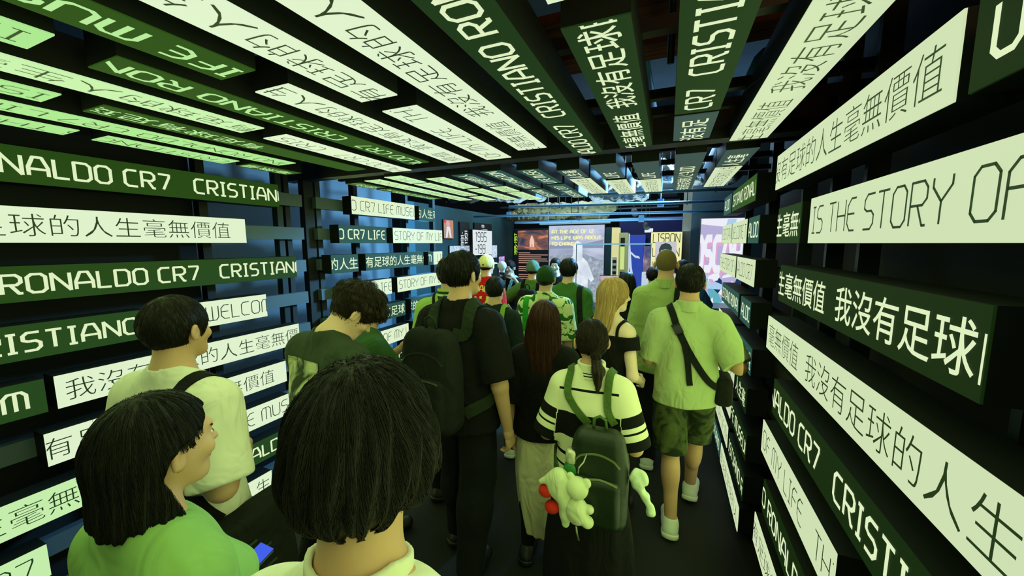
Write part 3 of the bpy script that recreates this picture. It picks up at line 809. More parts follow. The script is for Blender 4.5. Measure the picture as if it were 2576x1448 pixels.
            tang = np.gradient(T, axis=1); tang /= (np.linalg.norm(tang, axis=2, keepdims=True)+1e-9)
            nn = grad(f, T.reshape(-1,3)).reshape(T.shape); side = np.cross(tang, nn); side /= (np.linalg.norm(side, axis=2, keepdims=True)+1e-9)
            r = rad*rng.uniform(.6, 1.5, strands)[:,None,None]*np.interp(np.linspace(0,1,m), [0,.15,.7,1], [.35,1,.9,.12])[None,:,None]
            ring = np.stack([T+side*r, T+nn*r*.8, T-side*r], 2)      # strands, m, 3, xyz
            base = len(V); VV = ring.reshape(-1,3)
            a = base + (np.arange(strands)[:,None,None]*m + np.arange(m-1)[None,:,None])*3 + np.arange(3)[None,None,:]
            b = base + (np.arange(strands)[:,None,None]*m + np.arange(m-1)[None,:,None])*3 + ((np.arange(3)+1)%3)[None,None,:]
            q = np.stack([a, b, b+3, a+3], 3).reshape(-1,4)
            V = np.concatenate([V, VV]); Q = np.concatenate([Q, q])
        s.hair_f = f
        o = np_obj(name, V*s.k, Q, mat, s.root); return o
    def eyes(s, brow=(40,30,22)):
        for sd in (-1,1):
            c = s.H2L((sd*.031,.0805,.0)); f = lambda p: ell(s.hd(p), (sd*.031,.0805,.0), (.0125,.0125,.0085))
            e = s.out('eye', f, c-.025, c+.025, .003, plain('eye_white', (225,222,214), .2))
            pf = lambda p: ell(s.hd(p), (sd*.031,.0905,.0), (.0055,.0045,.0055))
            s.out('iris', pf, c-.025, c+.025, .0018, plain('iris_dark', (25,16,12), .2), e)
            bf = lambda p: smax(rc((lambda q: (np.abs(q[0]), q[1], q[2]))(s.hd(p)), (.017,.094,.021), (.047,.083,.022), .004, .003), -s.hd(p)[0]*sd, .001)
            c2 = s.H2L((sd*.031,.088,.022)); s.out('eyebrow', bf, c2-.035, c2+.035, .003, plain('brow_dark', brow, .7))
        c = s.H2L((0,.095,-.063)); lf = lambda p: np.minimum(rc(s.hd(p), (-.018,.0905,-.059), (.018,.0905,-.059), .006, .006), rc(s.hd(p), (-.014,.0905,-.069), (.014,.0905,-.069), .0068, .0068))
        s.out('lips', lf, c-.04, c+.04, .003, plain('lip', (176,98,86), .45))
    # ---- carried / worn helpers
    def on_back(s, x, z, f, y0=-.45):
        """march forward from behind onto the surface"""
        P = np.array([[x, y0, z]], float)
        for _ in range(60):
            v = val(f, P)[0]
            if v < .0008: break
            P[0,1] += max(v*.7, .0006)
        return P[0]
    def decal(s, name, polys, cx, cz, f, mat, lift=.002, parent=None, sub=.02):
        V, F = [], []
        for p in polys:
            n = len(V)
            for u, v in p:
                q = s.on_back(cx+u, cz+v, f); V.append((q - np.array([0, lift, 0]))*s.k)
            F.append(tuple(range(n, n+len(p))))
        return mesh_obj(name, V, F, mat, parent or s.root)
    def world(s, v):
        c, n = math.cos(s.yaw), math.sin(s.yaw); v = np.array(v, float)*s.k
        return (s.loc[0]+c*v[0]-n*v[1], s.loc[1]+n*v[0]+c*v[1], s.loc[2]+v[2])
    def item(s, name, label, cat, group=None):
        return thing(name, label, cat, s.loc, s.yaw, group)
    def strap(s, root, pts, width, mat, f, name='strap', off=.003, thick=.004, n=40):
        pts = np.array(pts, float); t = np.linspace(0, len(pts)-1, n); i = np.clip(t.astype(int), 0, len(pts)-2); u = (t-i)[:,None]
        g_ = lambda k: pts[np.clip(k, 0, len(pts)-1)]
        p0, p1, p2, p3 = g_(i-1), g_(i), g_(i+1), g_(i+2)
        P = .5*((2*p1)+(-p0+p2)*u+(2*p0-5*p1+4*p2-p3)*u*u+(-p0+3*p1-3*p2+p3)*u**3)
        for _ in range(8):
            v = val(f, P); nn = grad(f, P); P = P - nn*(np.clip(v-off, -.05, .05))[:,None]*.8
        nn = grad(f, P); tg = np.gradient(P, axis=0); sd = np.cross(tg, nn); sd /= np.linalg.norm(sd, axis=1, keepdims=True)+1e-9
        V, Q = [], []
        for k in range(n):
            for a, b in ((-1,0),(1,0),(1,1),(-1,1)): V.append(P[k]+sd[k]*a*width/2+nn[k]*thick*b)
        for k in range(n-1):
            for j in range(4): Q.append((4*k+j, 4*k+(j+1)%4, 4*k+4+(j+1)%4, 4*k+4+j))
        Q += [(0,3,2,1), (4*n-4,4*n-3,4*n-2,4*n-1)]
        return np_obj(name, np.array(V)*s.k, np.array(Q), mat, root, False)
    def backpack(s, label, mat, strap_mat=None, c=(0,-.215,1.2), w=.15, d=.075, h=.22, pocket=True, zip_mat=None, strap_w=.05, strap_x=.105, handle=True, f=None, strap_top=1.46, tilt=0.0, sides=(-1,1), vox=.008):
        f = f or s.shirt_f; strap_mat = strap_mat or mat; zip_mat = zip_mat or plain('zip_dark', (30,34,28), .5)
        r = s.item('backpack', label, 'backpack')
        cx, cy, cz = c
        def fb(p):
            x, y, z = p; t = np.clip((z-cz)/h, -1, 1); taper = 1-.22*np.clip(t, 0, 1)**2
            q = ((x-cx-tilt*(z-cz))/taper, (y-cy)/(1-.25*np.clip(t,0,1)), z-cz); b = rbox(q, (0,0,0), (w,d,h), min(w,d)*.75)
            return b + .004*wob((x*.8,y,z*.8), 1.2, cx*30+h)
        lo, hi = np.array(c)-[w+.05,d+.05,h+.05], np.array(c)+[w+.05,d+.05,h+.05]
        o = s.out('pack_body', fb, lo, hi, vox, mat, r)
        s.pack_f = fb
        if pocket:
            pc = (cx-tilt*h*.4, cy-d*.82, cz-h*.36)
            fp = lambda p: rbox((p[0]-tilt*(p[2]-cz),p[1],p[2]), pc, (w*.8, d*.45, h*.5), d*.4) + .003*wob(p, 1.5, 3)
            s.out('front_pocket', fp, np.array(pc)-[w+.03,d,h*.7], np.array(pc)+[w+.03,d,h*.7], vox, mat, r)
            fu = lambda p: smin(fb(p), fp(p), .01)
            s.pack_u = fu
            zz = cz+h*.13
            pts = [(cx+x_*w, cy-d*1.4, zz+.02*math.cos(x_*2)) for x_ in (-.75,-.4,0,.4,.75)]
            s.strap(r, pts, .009, zip_mat, fu, 'zip', .001, .003, 24)
            pts = [(cx+x_*w, cy-d*1.4, cz+h*.62-.12*h*x_*x_*2.2) for x_ in (-.85,-.5,0,.5,.85)]
            s.strap(r, pts, .009, zip_mat, fb, 'zip', .001, .003, 24)
        for sd in sides:
            X = sd*strap_x; yb = s.lean*.5
            pts = [(cx+sd*w*.45, cy+d*.2, cz+h*.9), (X*.95, -.13+yb, 1.36), (X, -.06+yb, strap_top+.03), (X, .06+yb, strap_top-.02), (X*1.05, .16+yb, 1.3), (X*1.25, .17+yb*.7, 1.15), (X*1.65, .06, 1.05), (cx+sd*w*.95, cy+d*.5, cz-h*.7)]
            s.strap(r, pts, strap_w, strap_mat, f, 'shoulder_strap', .004, .010)
        if handle:
            hp = [(cx-.03,cy+.01,cz+h*.93),(cx-.026,cy-.005,cz+h+.045),(cx,cy-.005,cz+h+.06),(cx+.026,cy-.005,cz+h+.045),(cx+.03,cy+.01,cz+h*.93)]
            m = MB().tube([np.array(q)*s.k for q in hp], .007*s.k, 8); m.build('top_handle', strap_mat, r, True)
        return r
# ------------------------------------------------------------------ the setting
blackwall = plain('black_wall', (13, 17, 18), .7, 0, .2, 6)
tealwall = plain('gallery_teal_wall', (34, 74, 80), .8, 0, .1, 5)
frame_m = plain('frame_metal', (40, 52, 56), .45, .3)
def struct(name, mb, mat): return tag(mb.build(name, mat), kind='structure')
struct('floor', MB().box((-4.2,-1.6,-.05), (2.6,9.2,0)), plain('black_carpet', (9, 12, 9), .85, 0, .3, 60, .1))
struct('wall_left', MB().box((-3.56,-1.6,0), (-3.5,4.12,3.1)), plain('back_panel', (110, 120, 126), .6, 0, .12, 3))
struct('wall_left_front', MB().box((-2.99,-1.6,0), (-2.93,1.5,3.1)), blackwall)  # added black sheet, keeps the blue wash off the near bay
struct('wall_right', MB().box((.80,-1.6,0), (.86,4.05,3.1)), blackwall)
struct('ceiling', MB().box((-4.2,-1.6,3.45), (2.6,9.2,3.5)), plain('dark_soffit', (70, 80, 84), .9, 0, .3, 4))
struct('wall_gallery_left', MB().box((-3.36,4.12,0), (-3.3,8.0,2.45)), tealwall)
struct('wall_back', MB().box((-3.36,8.0,0), (-1.0,8.06,2.2)), tealwall)
struct('wall_alcove', MB().box((-1.0,8.45,0), (.35,8.5,2.42)), plain('alcove_blue', (16, 20, 96), .6, 0, .35, 2.5))
struct('wall_gallery_right', MB().box((.30,6.2,0), (2.2,6.26,2.8)), plain('grey_teal_wall', (62, 82, 90), .8, 0, .1, 5))
struct('column', MB().box((.20,6.55,0), (.34,6.75,3.3)), plain('beige_column', (128, 120, 104), .8, 0, .1, 8))
struct('trim_1', MB().box((.02,6.5,0), (.19,6.56,2.05)), blackwall)

# frame of the tunnel: posts, rails and beams that carry the strips
def post(x, y, label, z1=3.1, w=.045, m=None):
    t = MB().box((x-.03,y-w/2,0), (x+.03,y+w/2,z1)).build('frame_post', m or frame_m); tag(t, label, 'post', 'posts of the tunnel frame')
blk = plain('black_post', (8, 10, 10), .6)
for y, nm, w, m in ((-.55,'nearest the camera',.05,blk),(.35,'behind the first letters',.05,blk),(1.49,'behind the third row gap',.05,blk),(2.01,'pale one just before the joint',.045,frame_m),(2.075,'dark one just before the joint',.04,blk),(2.27,'wide black one at the joint of both bays',.09,blk),(2.36,'pale one just past the joint',.05,frame_m),(2.78,'dark one in the middle of the far bay',.05,blk),(3.54,'pale one behind the far strips',.04,frame_m),(4.08,'pale one at the far end',.05,frame_m)):
    post(-2.82, y, f'upright post of left frame, {nm}', m=m, w=w)
for y, nm in ((-.5,'nearest the camera'),(1.0,'behind the long near strips'),(1.72,'in gap beside the second row'),(2.02,'just before the joint'),(2.4,'just past the joint'),(3.1,'in the middle of the far bay'),(3.95,'at the far end')):
    post(.66, y, f'slim upright post of right frame, {nm}', w=.025)
railm = plain('rail_metal', (84, 100, 110), .5, .1)
for k in range(9):
    t = MB().box((-2.79,-.95,zl(k)+.03), (-2.746,2.17,zl(k)+.125)).build('mounting_rail', railm); tag(t, f'horizontal rail behind the {ORD[k]} strip row of near left wall', 'rail', 'rails carrying the strips')
    t = MB().box((-2.79,2.30,zl(k)+.03), (-2.746,4.02,zl(k)+.125)).build('mounting_rail', railm); tag(t, f'horizontal rail behind the {ORD[k]} strip row of far left wall', 'rail', 'rails carrying the strips')
    t = MB().box((.578,-1.1,zr(k)+.04), (.63,4.05,zr(k)+.11)).build('mounting_rail', blk); tag(t, f'horizontal rail behind the {ORD[k]} strip row of right wall', 'rail', 'rails carrying the strips')
for y, nm in ((-.4,'nearest the camera'),(.45,'second from the camera'),(1.25,'third from the camera'),(1.80,'fourth from the camera'),(2.02,'last of the near bay'),(2.50,'first of the far bay'),(2.80,'second of the far bay'),(3.25,'third of the far bay'),(3.78,'last of the far bay')):
    t = MB().box((-3.0,y-.02,ZC+.112), (.80,y+.02,ZC+.15)).build('ceiling_rail', blk); tag(t, f'black cross rail above the ceiling strips, {nm}', 'rail', 'cross rails over the ceiling strips')
b = MB().box((-3.0,2.21,2.385), (.80,2.31,2.56)); tag(b.build('cross_beam', blk), 'black cross beam where the two ceiling bays meet', 'beam')
# above the strips: boards, hangers, duct
wood = two_tone('brown_board', (74, 42, 22), (120, 72, 40), 3.0, .35, .65, stretch=(1,14,1))
for i, (y0, y1, nm) in enumerate(((.15,.33,'nearest the camera'),(1.02,1.22,'second'),(1.62,1.78,'third'),(1.95,2.12,'farthest'))):
    t = MB().box((-1.6,y0,2.78), (.8,y1,2.82)).build('ceiling_board', wood); tag(t, f'brown wooden board above the ceiling strips, {nm}', 'board', 'boards above the strips')
for x, y in ((-.30,1.5),(-.02,1.55),(.22,2.6),(-1.2,2.4)):
    t = MB().tube([(x,y,2.51),(x,y,3.45)], .012, 8).build('hanger_rod', frame_m, None, True); tag(t, f'thin steel hanger rod above ceiling strips at {"left" if x<-1 else "right" if x>.1 else "middle" if x<-.1 else "centre right"}', 'rod')
pale_pipe = plain('pale_blue_pipe', (96, 150, 190), .4, .2)
for pts, r, nm in (([(-.19,1.2,2.85),(-.12,4.2,2.85)], .03, 'steel pipe running lengthways above the ceiling strips'), ([(.42,2.2,2.7),(.42,5.2,2.7)], .09, 'pale round duct above right end of the ceiling strips'), ([(-1.5,3.0,2.8),(.7,3.0,2.78)], .03, 'steel pipe crossing above the far ceiling bay')):
    tag(MB().tube(pts, r, 12).build('pipe', pale_pipe, None, True), nm, 'pipe')
for pts, r, nm in (([(-1.3,4.72,2.475),(.70,4.66,2.43)], .018, 'nearest blue pipe across the gallery ceiling'), ([(-2.3,5.4,2.43),(.72,5.35,2.372)], .02, 'second blue pipe across the gallery ceiling'), ([(-3.25,6.0,2.352),(.78,6.0,2.303)], .018, 'third blue pipe across the gallery ceiling'), ([(-2.7,6.6,2.262),(.2,6.5,2.25)], .022, 'fourth, farthest blue pipe across the gallery ceiling')):
    p = MB().tube(pts, r, 10).build('pipe', pale_pipe, None, True); tag(p, nm, 'pipe', 'blue pipes under the gallery ceiling')
for i, (x, y, z) in enumerate(((-.95,4.7,2.47),(.45,4.67,2.435),(-1.5,5.39,2.41),(.2,5.36,2.38),(-2.4,6,2.34),(-.7,6,2.325),(-1.6,6.55,2.257))):
    tag(MB().tube([(x,y,z-.03),(x,y,3.46)], .006, 6).build('pipe_hanger', frame_m), f'thin drop rod holding a blue pipe, {ORD[i] if i else "nearest the camera"} of the hangers', 'rod')
foil = plain('crumpled_foil', (150, 156, 156), .36, .9, .25, 9, .9)
foily = plain('yellowed_foil', (120, 118, 84), .4, .85, .35, 7, .9)
greyduct = plain('grey_duct', (92, 112, 118), .5, .3, .15, 5)
for (a0, a1), nm in ((((-2.7,4.6,3.12),(-2.2,7.9,3.38)),'at left over the gallery'), (((-.22,6.4,2.80),(.12,8.4,3.05)),'over the blue alcove'), (((-1.9,4.9,3.12),(.6,5.25,3.36)),'crossing just past the far ceiling strips')):
    tag(MB().box(a0, a1).box((a0[0]+.1,a0[1]+.1,a1[2]),(a0[0]+.12,a0[1]+.12,3.46)).box((a1[0]-.12,a1[1]-.12,a1[2]),(a1[0]-.1,a1[1]-.1,3.46)).build('air_duct', greyduct), f'grey rectangular air duct {nm}', 'duct')
for i, (y, z) in enumerate(((4.5,2.62),(6.32,2.66),(7.04,2.58),(7.62,2.52))):
    tag(MB().box((-3.2,y,z),(.15,y+.03,z+.03)).box((-2.0,y,z+.03),(-1.985,y+.015,3.46)).box((-.5,y,z+.03),(-.485,y+.015,3.46)).build('cable_tray', frame_m), f'thin grey cable tray across gallery ceiling, {["nearest","second","third","farthest"][i]} one', 'cable tray', 'cable trays under the gallery ceiling')
def duct(label, a, b_, r, m, ph):
    a, b_ = np.array(a), np.array(b_)
    f = lambda p: rc(p, a, b_, r, r) + .30*r*wob(p, .8, ph) + .016*wob(p, 2.6, ph+1) + .008*wob(p, 5.5, ph+2)
    V, Q = surface_nets(f, np.minimum(a,b_)-r-.06, np.maximum(a,b_)+r+.06, .022)
    o = tag(np_obj('foil_duct', V, Q, m, None, False), label, 'duct', 'foil wrapped ducts')
    for u in (.2, .8): c = a+(b_-a)*u; MB().tube([tuple(c), (c[0], c[1], 3.46)], .006, 6).build('duct_hanger', frame_m, o)
duct('crumpled silver foil duct at left under the gallery ceiling', (-3.5,5.6,2.72), (-1.9,5.7,2.66), .13, foil, 1)
duct('yellowish foil duct over the dark exhibit panel', (-3.1,7.35,2.44), (-1.15,7.3,2.42), .11, foily, 2)
duct('crumpled silver foil bundle in the middle of gallery ceiling', (-1.0,5.75,2.62), (-.42,5.75,2.60), .15, foil, 4)
duct('yellowish foil duct above the big screen', (-2.6,6.6,2.52), (-.9,6.7,2.5), .09, foily, 6)
duct('silver foil duct at right above the gallery', (-.2,5.75,2.85), (.7,5.75,2.8), .16, foil, 8)
for x, y, z, nm in ((-1.46,6.45,2.34,'over the big screen'),(-.36,6.6,2.16,'over the blue alcove'),(-.52,6.2,2.36,'beside the foil bundle')):
    t = thing('spotlight', f'small black ceiling spotlight {nm}', 'spotlight', (x,y,z))
    MB().tube([(0,0,.02),(.03,-.06,-.05)], [.045,.05], 12).build('lamp_head', blk, t, True); MB().tube([(0,0,.0),(0,0,3.46-z)], .008, 6).build('stem', blk, t)
for x, y, z, nm in ((-2.95,6.9,2.44,'near the left corner of the gallery'),(-.40,6.12,2.24,'under the middle pipe'),(-.12,5.45,2.40,'right of the foil bundle')):
    t = thing('junction_box', f'small pale box fixed under gallery ceiling, {nm}', 'box', (x,y,z)); MB().box((-.04,-.03,-.05),(.04,.03,.05)).build('box', pale_pipe, t); MB().tube([(0,0,.05),(0,0,3.46-z)], .006, 6).build('stem', frame_m, t)

# ------------------------------------------------------------------ exhibits
def text_on(text, cap, org, eu, ev, mat, parent, bold=True, hw=None, name='lettering', align='l'):
    polys, cen, wd = text_polys(text, cap, cap*1.2, bold, hw)
    return flat_text(name, polys, org, eu, ev, mat, parent, ((-wd/2 if align == 'c' else 0), 0))
def board(name, label, cat, org, eu, w, h, mat, d=.04, rim=None):
    """upright panel: org = lower left corner seen from the front, eu = direction of its width"""
    t = thing(name, label, cat, org); eu = Vector(eu).normalized(); n = Vector((eu.y, -eu.x, 0)); up = Vector((0,0,1))
    MB().prism([-n*d, eu*w-n*d, eu*w+up*h-n*d, up*h-n*d], n*(d-.004)).build('back_panel', rim or blk, t)
    MB().prism([-n*.004+eu*.006+up*.006, eu*(w-.006)-n*.004+up*.006, eu*(w-.006)+up*(h-.006)-n*.004, eu*.006+up*(h-.006)-n*.004], n*.004).build('face', mat, t)
    return t, eu, n, up
def blob(t, name, pts, eu, n, up, mat, lift=.003):
    return MB().poly([eu*x+up*y+n*lift for x, y in pts]).build(name, mat, t)
def img_mat(name, stops, scale=2.0, stretch=(1,1,1), strength=1.0, detail=6):
    if name in MATS: return MATS[name]
    m, t, b = new_mat(name); tc = t.nodes.new('ShaderNodeTexCoord'); mp = t.nodes.new('ShaderNodeMapping'); mp.inputs['Scale'].default_value = stretch
    nz = t.nodes.new('ShaderNodeTexNoise'); nz.inputs['Scale'].default_value = scale; nz.inputs['Detail'].default_value = detail; nz.inputs['Distortion'].default_value = .8
    r = t.nodes.new('ShaderNodeValToRGB'); e = r.color_ramp.elements
    e[0].position, e[0].color = stops[0][0], (*lin(stops[0][1]),1); e[1].position, e[1].color = stops[-1][0], (*lin(stops[-1][1]),1)
    for p, c in stops[1:-1]: q = e.new(p); q.color = (*lin(c),1)
    t.links.new(tc.outputs['Object'], mp.inputs['Vector']); t.links.new(mp.outputs['Vector'], nz.inputs['Vector']); t.links.new(nz.outputs['Fac'], r.inputs['Fac'])
    t.links.new(r.outputs['Color'], b.inputs['Emission Color']); b.inputs['Emission Strength'].default_value = strength; b.inputs['Base Color'].default_value = (.02,.02,.02,1)
    MATS[name] = m; return m
GX = -3.3
# left gallery wall: reads towards +Y
t, eu, n, up = board('poster', 'small sports poster of a white kit figure on left gallery wall', 'poster', (GX+.03,5.04,1.95), (0,1,0), .29, .30, img_mat('poster_field', [(.3,(110,130,120)),(.5,(170,140,110)),(.7,(205,120,80))], 5))
blob(t, 'player_legs', [(.05,.01),(.10,.02),(.13,.14),(.17,.02),(.22,.01),(.18,.19),(.08,.19)], eu, n, up, glow('kit_white', (225,228,240), 1))
blob(t, 'player_body', [(.08,.18),(.17,.18),(.17,.26),(.12,.29),(.07,.26)], eu, n, up, glow('kit_pink', (214,170,180), 1))
blob(t, 'ball', [(.03+.03*math.cos(a*PI/5),.27+.03*math.sin(a*PI/5)) for a in range(10)], eu, n, up, glow('ball_red', (200,60,70), 1))
t, eu, n, up = board('wall_sign', 'narrow black sign with white vertical years on left gallery wall', 'sign', (GX+.03,5.53,1.76), (0,1,0), .34, .48, plain('sign_black', (10,14,16), .6))
text_on('1991-', .105, eu*.075+up*.02+n*.004, up, -eu, glow('white_paint', (222,230,240), .9), t, True, .09)
text_on('1991', .105, eu*.205+up*.10+n*.004, up, -eu, glow('white_paint', (222,230,240), .9), t, True, .09)
t, eu, n, up = board('lightbox', 'white lightbox with thin black years 1995 -199 on left gallery wall', 'sign', (GX+.09,5.87,1.655), (0,1,0), .79, .465, glow('lightbox_white', (222,232,236), 1), .09)
text_on('1995', .185, eu*.09+up*.335+n*.004, eu, up, glow('thin_black', (24,30,30), 1), t, False, .045)
text_on('-199', .185, eu*.07+up*.115+n*.004, eu, up, glow('thin_black', (24,30,30), 1), t, False, .045)
t, eu, n, up = board('wall_sign', 'small black sign with white two line heading above the lightbox', 'sign', (GX+.03,6.05,2.06), (0,1,0), .72, .19, plain('sign_black', (10,14,16), .6))
text_on('199', .06, eu*.27+up*.135+n*.004, eu, up, glow('white_paint', (222,230,240), .9), t, True, .1)
text_on('LISBON', .06, eu*.27+up*.055+n*.004, eu, up, glow('white_paint', (222,230,240), .9), t, True, .1)
icy = img_mat('ice_collage', [(.3,(70,120,165)),(.45,(140,190,220)),(.6,(215,230,240)),(.75,(150,150,190))], 6)
board('collage', 'pale blue photo collage left of the white lightbox', 'picture', (GX+.03,5.2,1.60), (0,1,0), .66, .24, icy)
board('collage', 'pale blue photo collage right of the white lightbox', 'picture', (GX+.03,6.68,1.58), (0,1,0), .34, .26, icy)
board('picture', 'narrow violet and blue picture low on left gallery wall', 'picture', (GX+.03,7.1,1.1), (0,1,0), .3, .5, img_mat('violet_pic', [(.3,(70,90,190)),(.5,(180,150,220)),(.7,(230,190,220))], 6))
board('picture', 'pale yellow picture half hidden behind the cream cap', 'picture', (GX+.03,6.0,1.25), (0,1,0), .3, .33, glow('pale_yellow', (214,232,140), 1))
# back wall panel with photo and caption
t, eu, n, up = board('exhibit_panel', 'dark exhibit panel with orange photograph, caption lines and vertical years', 'panel', (-3.29,7.95,.85), (1,0,0), .86, 1.33, plain('panel_navy', (30,42,54), .6))
MB().prism([eu*.11+up*.88+n*.001, eu*.83+up*.88+n*.001, eu*.83+up*1.31+n*.001, eu*.11+up*1.31+n*.001], n*.004).build('photo', img_mat('sunset_photo', [(.34,(40,58,84)),(.5,(130,84,70)),(.62,(214,132,96)),(.75,(120,128,150))], 3, (1,1,2)), t)
blob(t, 'photo_figure', [(.40,.94),(.44,.94),(.455,1.02),(.47,.94),(.51,.94),(.51,1.08),(.47,1.18),(.455,1.21),(.435,1.18),(.40,1.08)], eu, n, up, glow('photo_figure', (240,200,180), 1), .007)
text_on('1995-1997', .085, eu*.06+up*.76+n*.004, up, -eu, glow('yellow_green_text', (168,206,70), 1), t, True, .10)
for i, wd in enumerate((.28,.70,.54,.68,.70,.5,.0,.70,.64,.7,.0,.62,.7,.55)):
    if wd: MB().prism([eu*.13+up*(.80-i*.045)+n*.001, eu*(.13+wd)+up*(.80-i*.045)+n*.001, eu*(.13+wd)+up*(.818-i*.045)+n*.001, eu*.13+up*(.818-i*.045)+n*.001], n*.002).build('caption_line', glow('caption_tan', (176,138,124), 1), t)
# big screen
t, eu, n, up = board('screen', 'large bright screen with pale headline over a greyish football photo', 'screen', (-2.215,7.2,.42), (1,0,0), 1.10, 1.80, img_mat('screen_photo', [(.3,(146,158,184)),(.5,(182,188,212)),(.7,(214,216,232))], 1.6, (1,1,2.5)), .08)
for x_ in (.1, .94): MB().box((x_,.0,-.43),(x_+.06,.06,.0)).build('screen_leg', blk, t)
blob(t, 'grass_band', [(.02,.02),(1.08,.02),(1.08,1.12),(.7,1.25),(.02,1.2)], eu, n, up, img_mat('screen_grass', [(.35,(130,142,158)),(.6,(170,178,192)),(.72,(200,204,214))], 14), .002)
blob(t, 'hill_band', [(.02,1.42),(.55,1.40),(1.08,1.52),(1.08,1.36),(.02,1.34)], eu, n, up, glow('screen_hill', (140,152,178), 1), .003)
blob(t, 'screen_figure', [(.34,.35),(.33,.80),(.25,.86),(.38,1.12),(.50,1.20),(.50,1.42),(.58,1.50),(.68,1.44),(.69,1.18),(.79,1.08),(.92,.76),(.86,.70),(.80,.78),(.80,.35)], eu, n, up, img_mat('figure_white', [(.35,(206,214,226)),(.6,(236,240,246))], 5), .004)
for i, s_ in enumerate(('AT THE AGE OF 12', 'HIS LIFE WAS ABOUT', 'TO CHANGE.')):
    q = text_on(s_, .082, eu*.06+up*(1.675-i*.118)+n*.006, eu, up, glow('headline_yellow', (240,242,178), 1), t, True, .125)
    q.scale = (1,1,1)
blob(t, 'yellow_frame', [(.42,.02),(.78,.02),(.78,.40),(.42,.40)], eu, n, up, glow('yellow_frame', (224,226,140), 1), .007)
blob(t, 'frame_hole', [(.52,.12),(.68,.12),(.68,.32),(.52,.32)], eu, n, up, glow('frame_hole', (70,86,90), 1), .009)
t, eu, n, up = board('picture', 'light picture of a person behind the glass, left of the blonde head', 'picture', (-1.02,6.2,.62), (1,0,0), .42, .72, img_mat('pink_person', [(.3,(140,120,116)),(.5,(200,176,172)),(.7,(230,214,214))], 4))
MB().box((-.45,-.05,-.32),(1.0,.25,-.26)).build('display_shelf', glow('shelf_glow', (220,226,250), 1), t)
tag(MB().box((-2.36,7.05,2.235),(-1.0,7.13,2.275)).box((-2.2,7.08,2.275),(-2.185,7.095,3.46)).box((-1.2,7.08,2.275),(-1.185,7.095,3.46)).build('screen_header', plain('header_grey', (120,136,140), .6)), 'thin grey header bar above the large bright screen', 'bar')
# yellow doorway column, blue alcove
t = thing('display_column', 'pale yellow square column with sign beside the blue alcove', 'column', (-.93,6.8,0))
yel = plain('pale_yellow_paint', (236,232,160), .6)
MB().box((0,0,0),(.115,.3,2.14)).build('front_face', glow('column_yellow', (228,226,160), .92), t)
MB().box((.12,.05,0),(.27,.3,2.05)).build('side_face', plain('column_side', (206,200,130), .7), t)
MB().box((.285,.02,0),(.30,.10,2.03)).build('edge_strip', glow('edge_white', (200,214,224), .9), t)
MB().box((.02,-.008,1.26),(.1,-.001,1.62)).build('notice', plain('notice_white', (214,216,190), .7), t)
for i in range(3): MB().box((.03,-.012,1.32+i*.1),(.09,-.0085,1.37+i*.1)).build('notice_mark', blk, t)
for i, (z0, z1, m) in enumerate(((1.82,1.96,blk),(1.40,1.80,glow('lime_panel', (206,226,140), 1)),(1.24,1.36,plain('navy_bit', (26,40,92), .6)),(.8,1.12,blk))):
    MB().box((.15,.042,z0),(.22,.049,z1)).build('side_panel', m, t)
t, eu, n, up = board('backdrop', 'blue backdrop with white paint strokes deep in the gallery', 'picture', (-.84,8.30,0), (1,0,0), .40, 2.05, glow('backdrop_blue', (46,72,170), 1))
wp_ = glow('paint_white', (200,216,240), 1)
for pts in ([(.05,1.1),(.09,1.12),(.14,.6),(.20,.3),(.16,.28),(.08,.62)], [(.07,.98),(.2,.86),(.28,.84),(.3,.79),(.2,.81),(.08,.92)], [(.15,.5),(.2,.4),(.23,.28),(.19,.3),(.15,.42)]): blob(t, 'paint_stroke', [(a_, b_+.75) for a_, b_ in pts], eu, n, up, wp_)
t, eu, n, up = board('display_case', 'white plinth case with a small figure beside the blue backdrop', 'case', (-.47,8.1,.86), (1,0,0), .22, .95, img_mat('case_inside', [(.35,(60,70,120)),(.55,(120,100,120)),(.7,(190,170,160))], 6))
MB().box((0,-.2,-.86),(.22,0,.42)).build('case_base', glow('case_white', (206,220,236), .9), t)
t, eu, n, up = board('exit_sign', 'small white lit sign hanging over the blue alcove', 'sign', (-.43,7.5,2.06), (1,0,0), .16, .085, glow('exit_white', (224,236,250), 1), .03)
MB().tube([(.08,.02,.08),(.08,.02,1.38)], .005, 6).build('stem', blk, t)
# LISBON lightbox
t, eu, n, up = board('lightbox', 'pale yellow lightbox lettered LISBON with a portrait print', 'sign', (-.262,6.3,.55), (1,0,0), .46, 1.49, glow('lisbon_yellow', (238,238,170), 1), .10)
for i in range(5):
    pl_, _, wd_ = text_polys('LISBON', .148, .2, False, .045); sc_ = .40/wd_
    flat_text('lettering', [[(x*sc_, y) for x, y in q] for q in pl_], eu*.03+up*(1.39-i*.215)+n*.004, eu, up, glow('thin_black', (24,30,30), 1), t)
blob(t, 'portrait_print', [(.075,.7),(.38,.7),(.38,1.335),(.075,1.335)], eu, n, up, glow('portrait_grey', (196,196,206), 1), .007)
blob(t, 'portrait_hair', [(.135,1.12),(.13,1.22),(.16,1.29),(.22,1.315),(.28,1.30),(.315,1.25),(.31,1.12),(.29,1.2),(.22,1.22),(.16,1.2)], eu, n, up, glow('portrait_dark', (50,66,66), 1), .009)
blob(t, 'portrait_face', [(.15,1.0),(.22,.86),(.29,1.0),(.295,1.19),(.22,1.22),(.15,1.19)], eu, n, up, glow('portrait_skin', (222,222,228), 1), .0085)
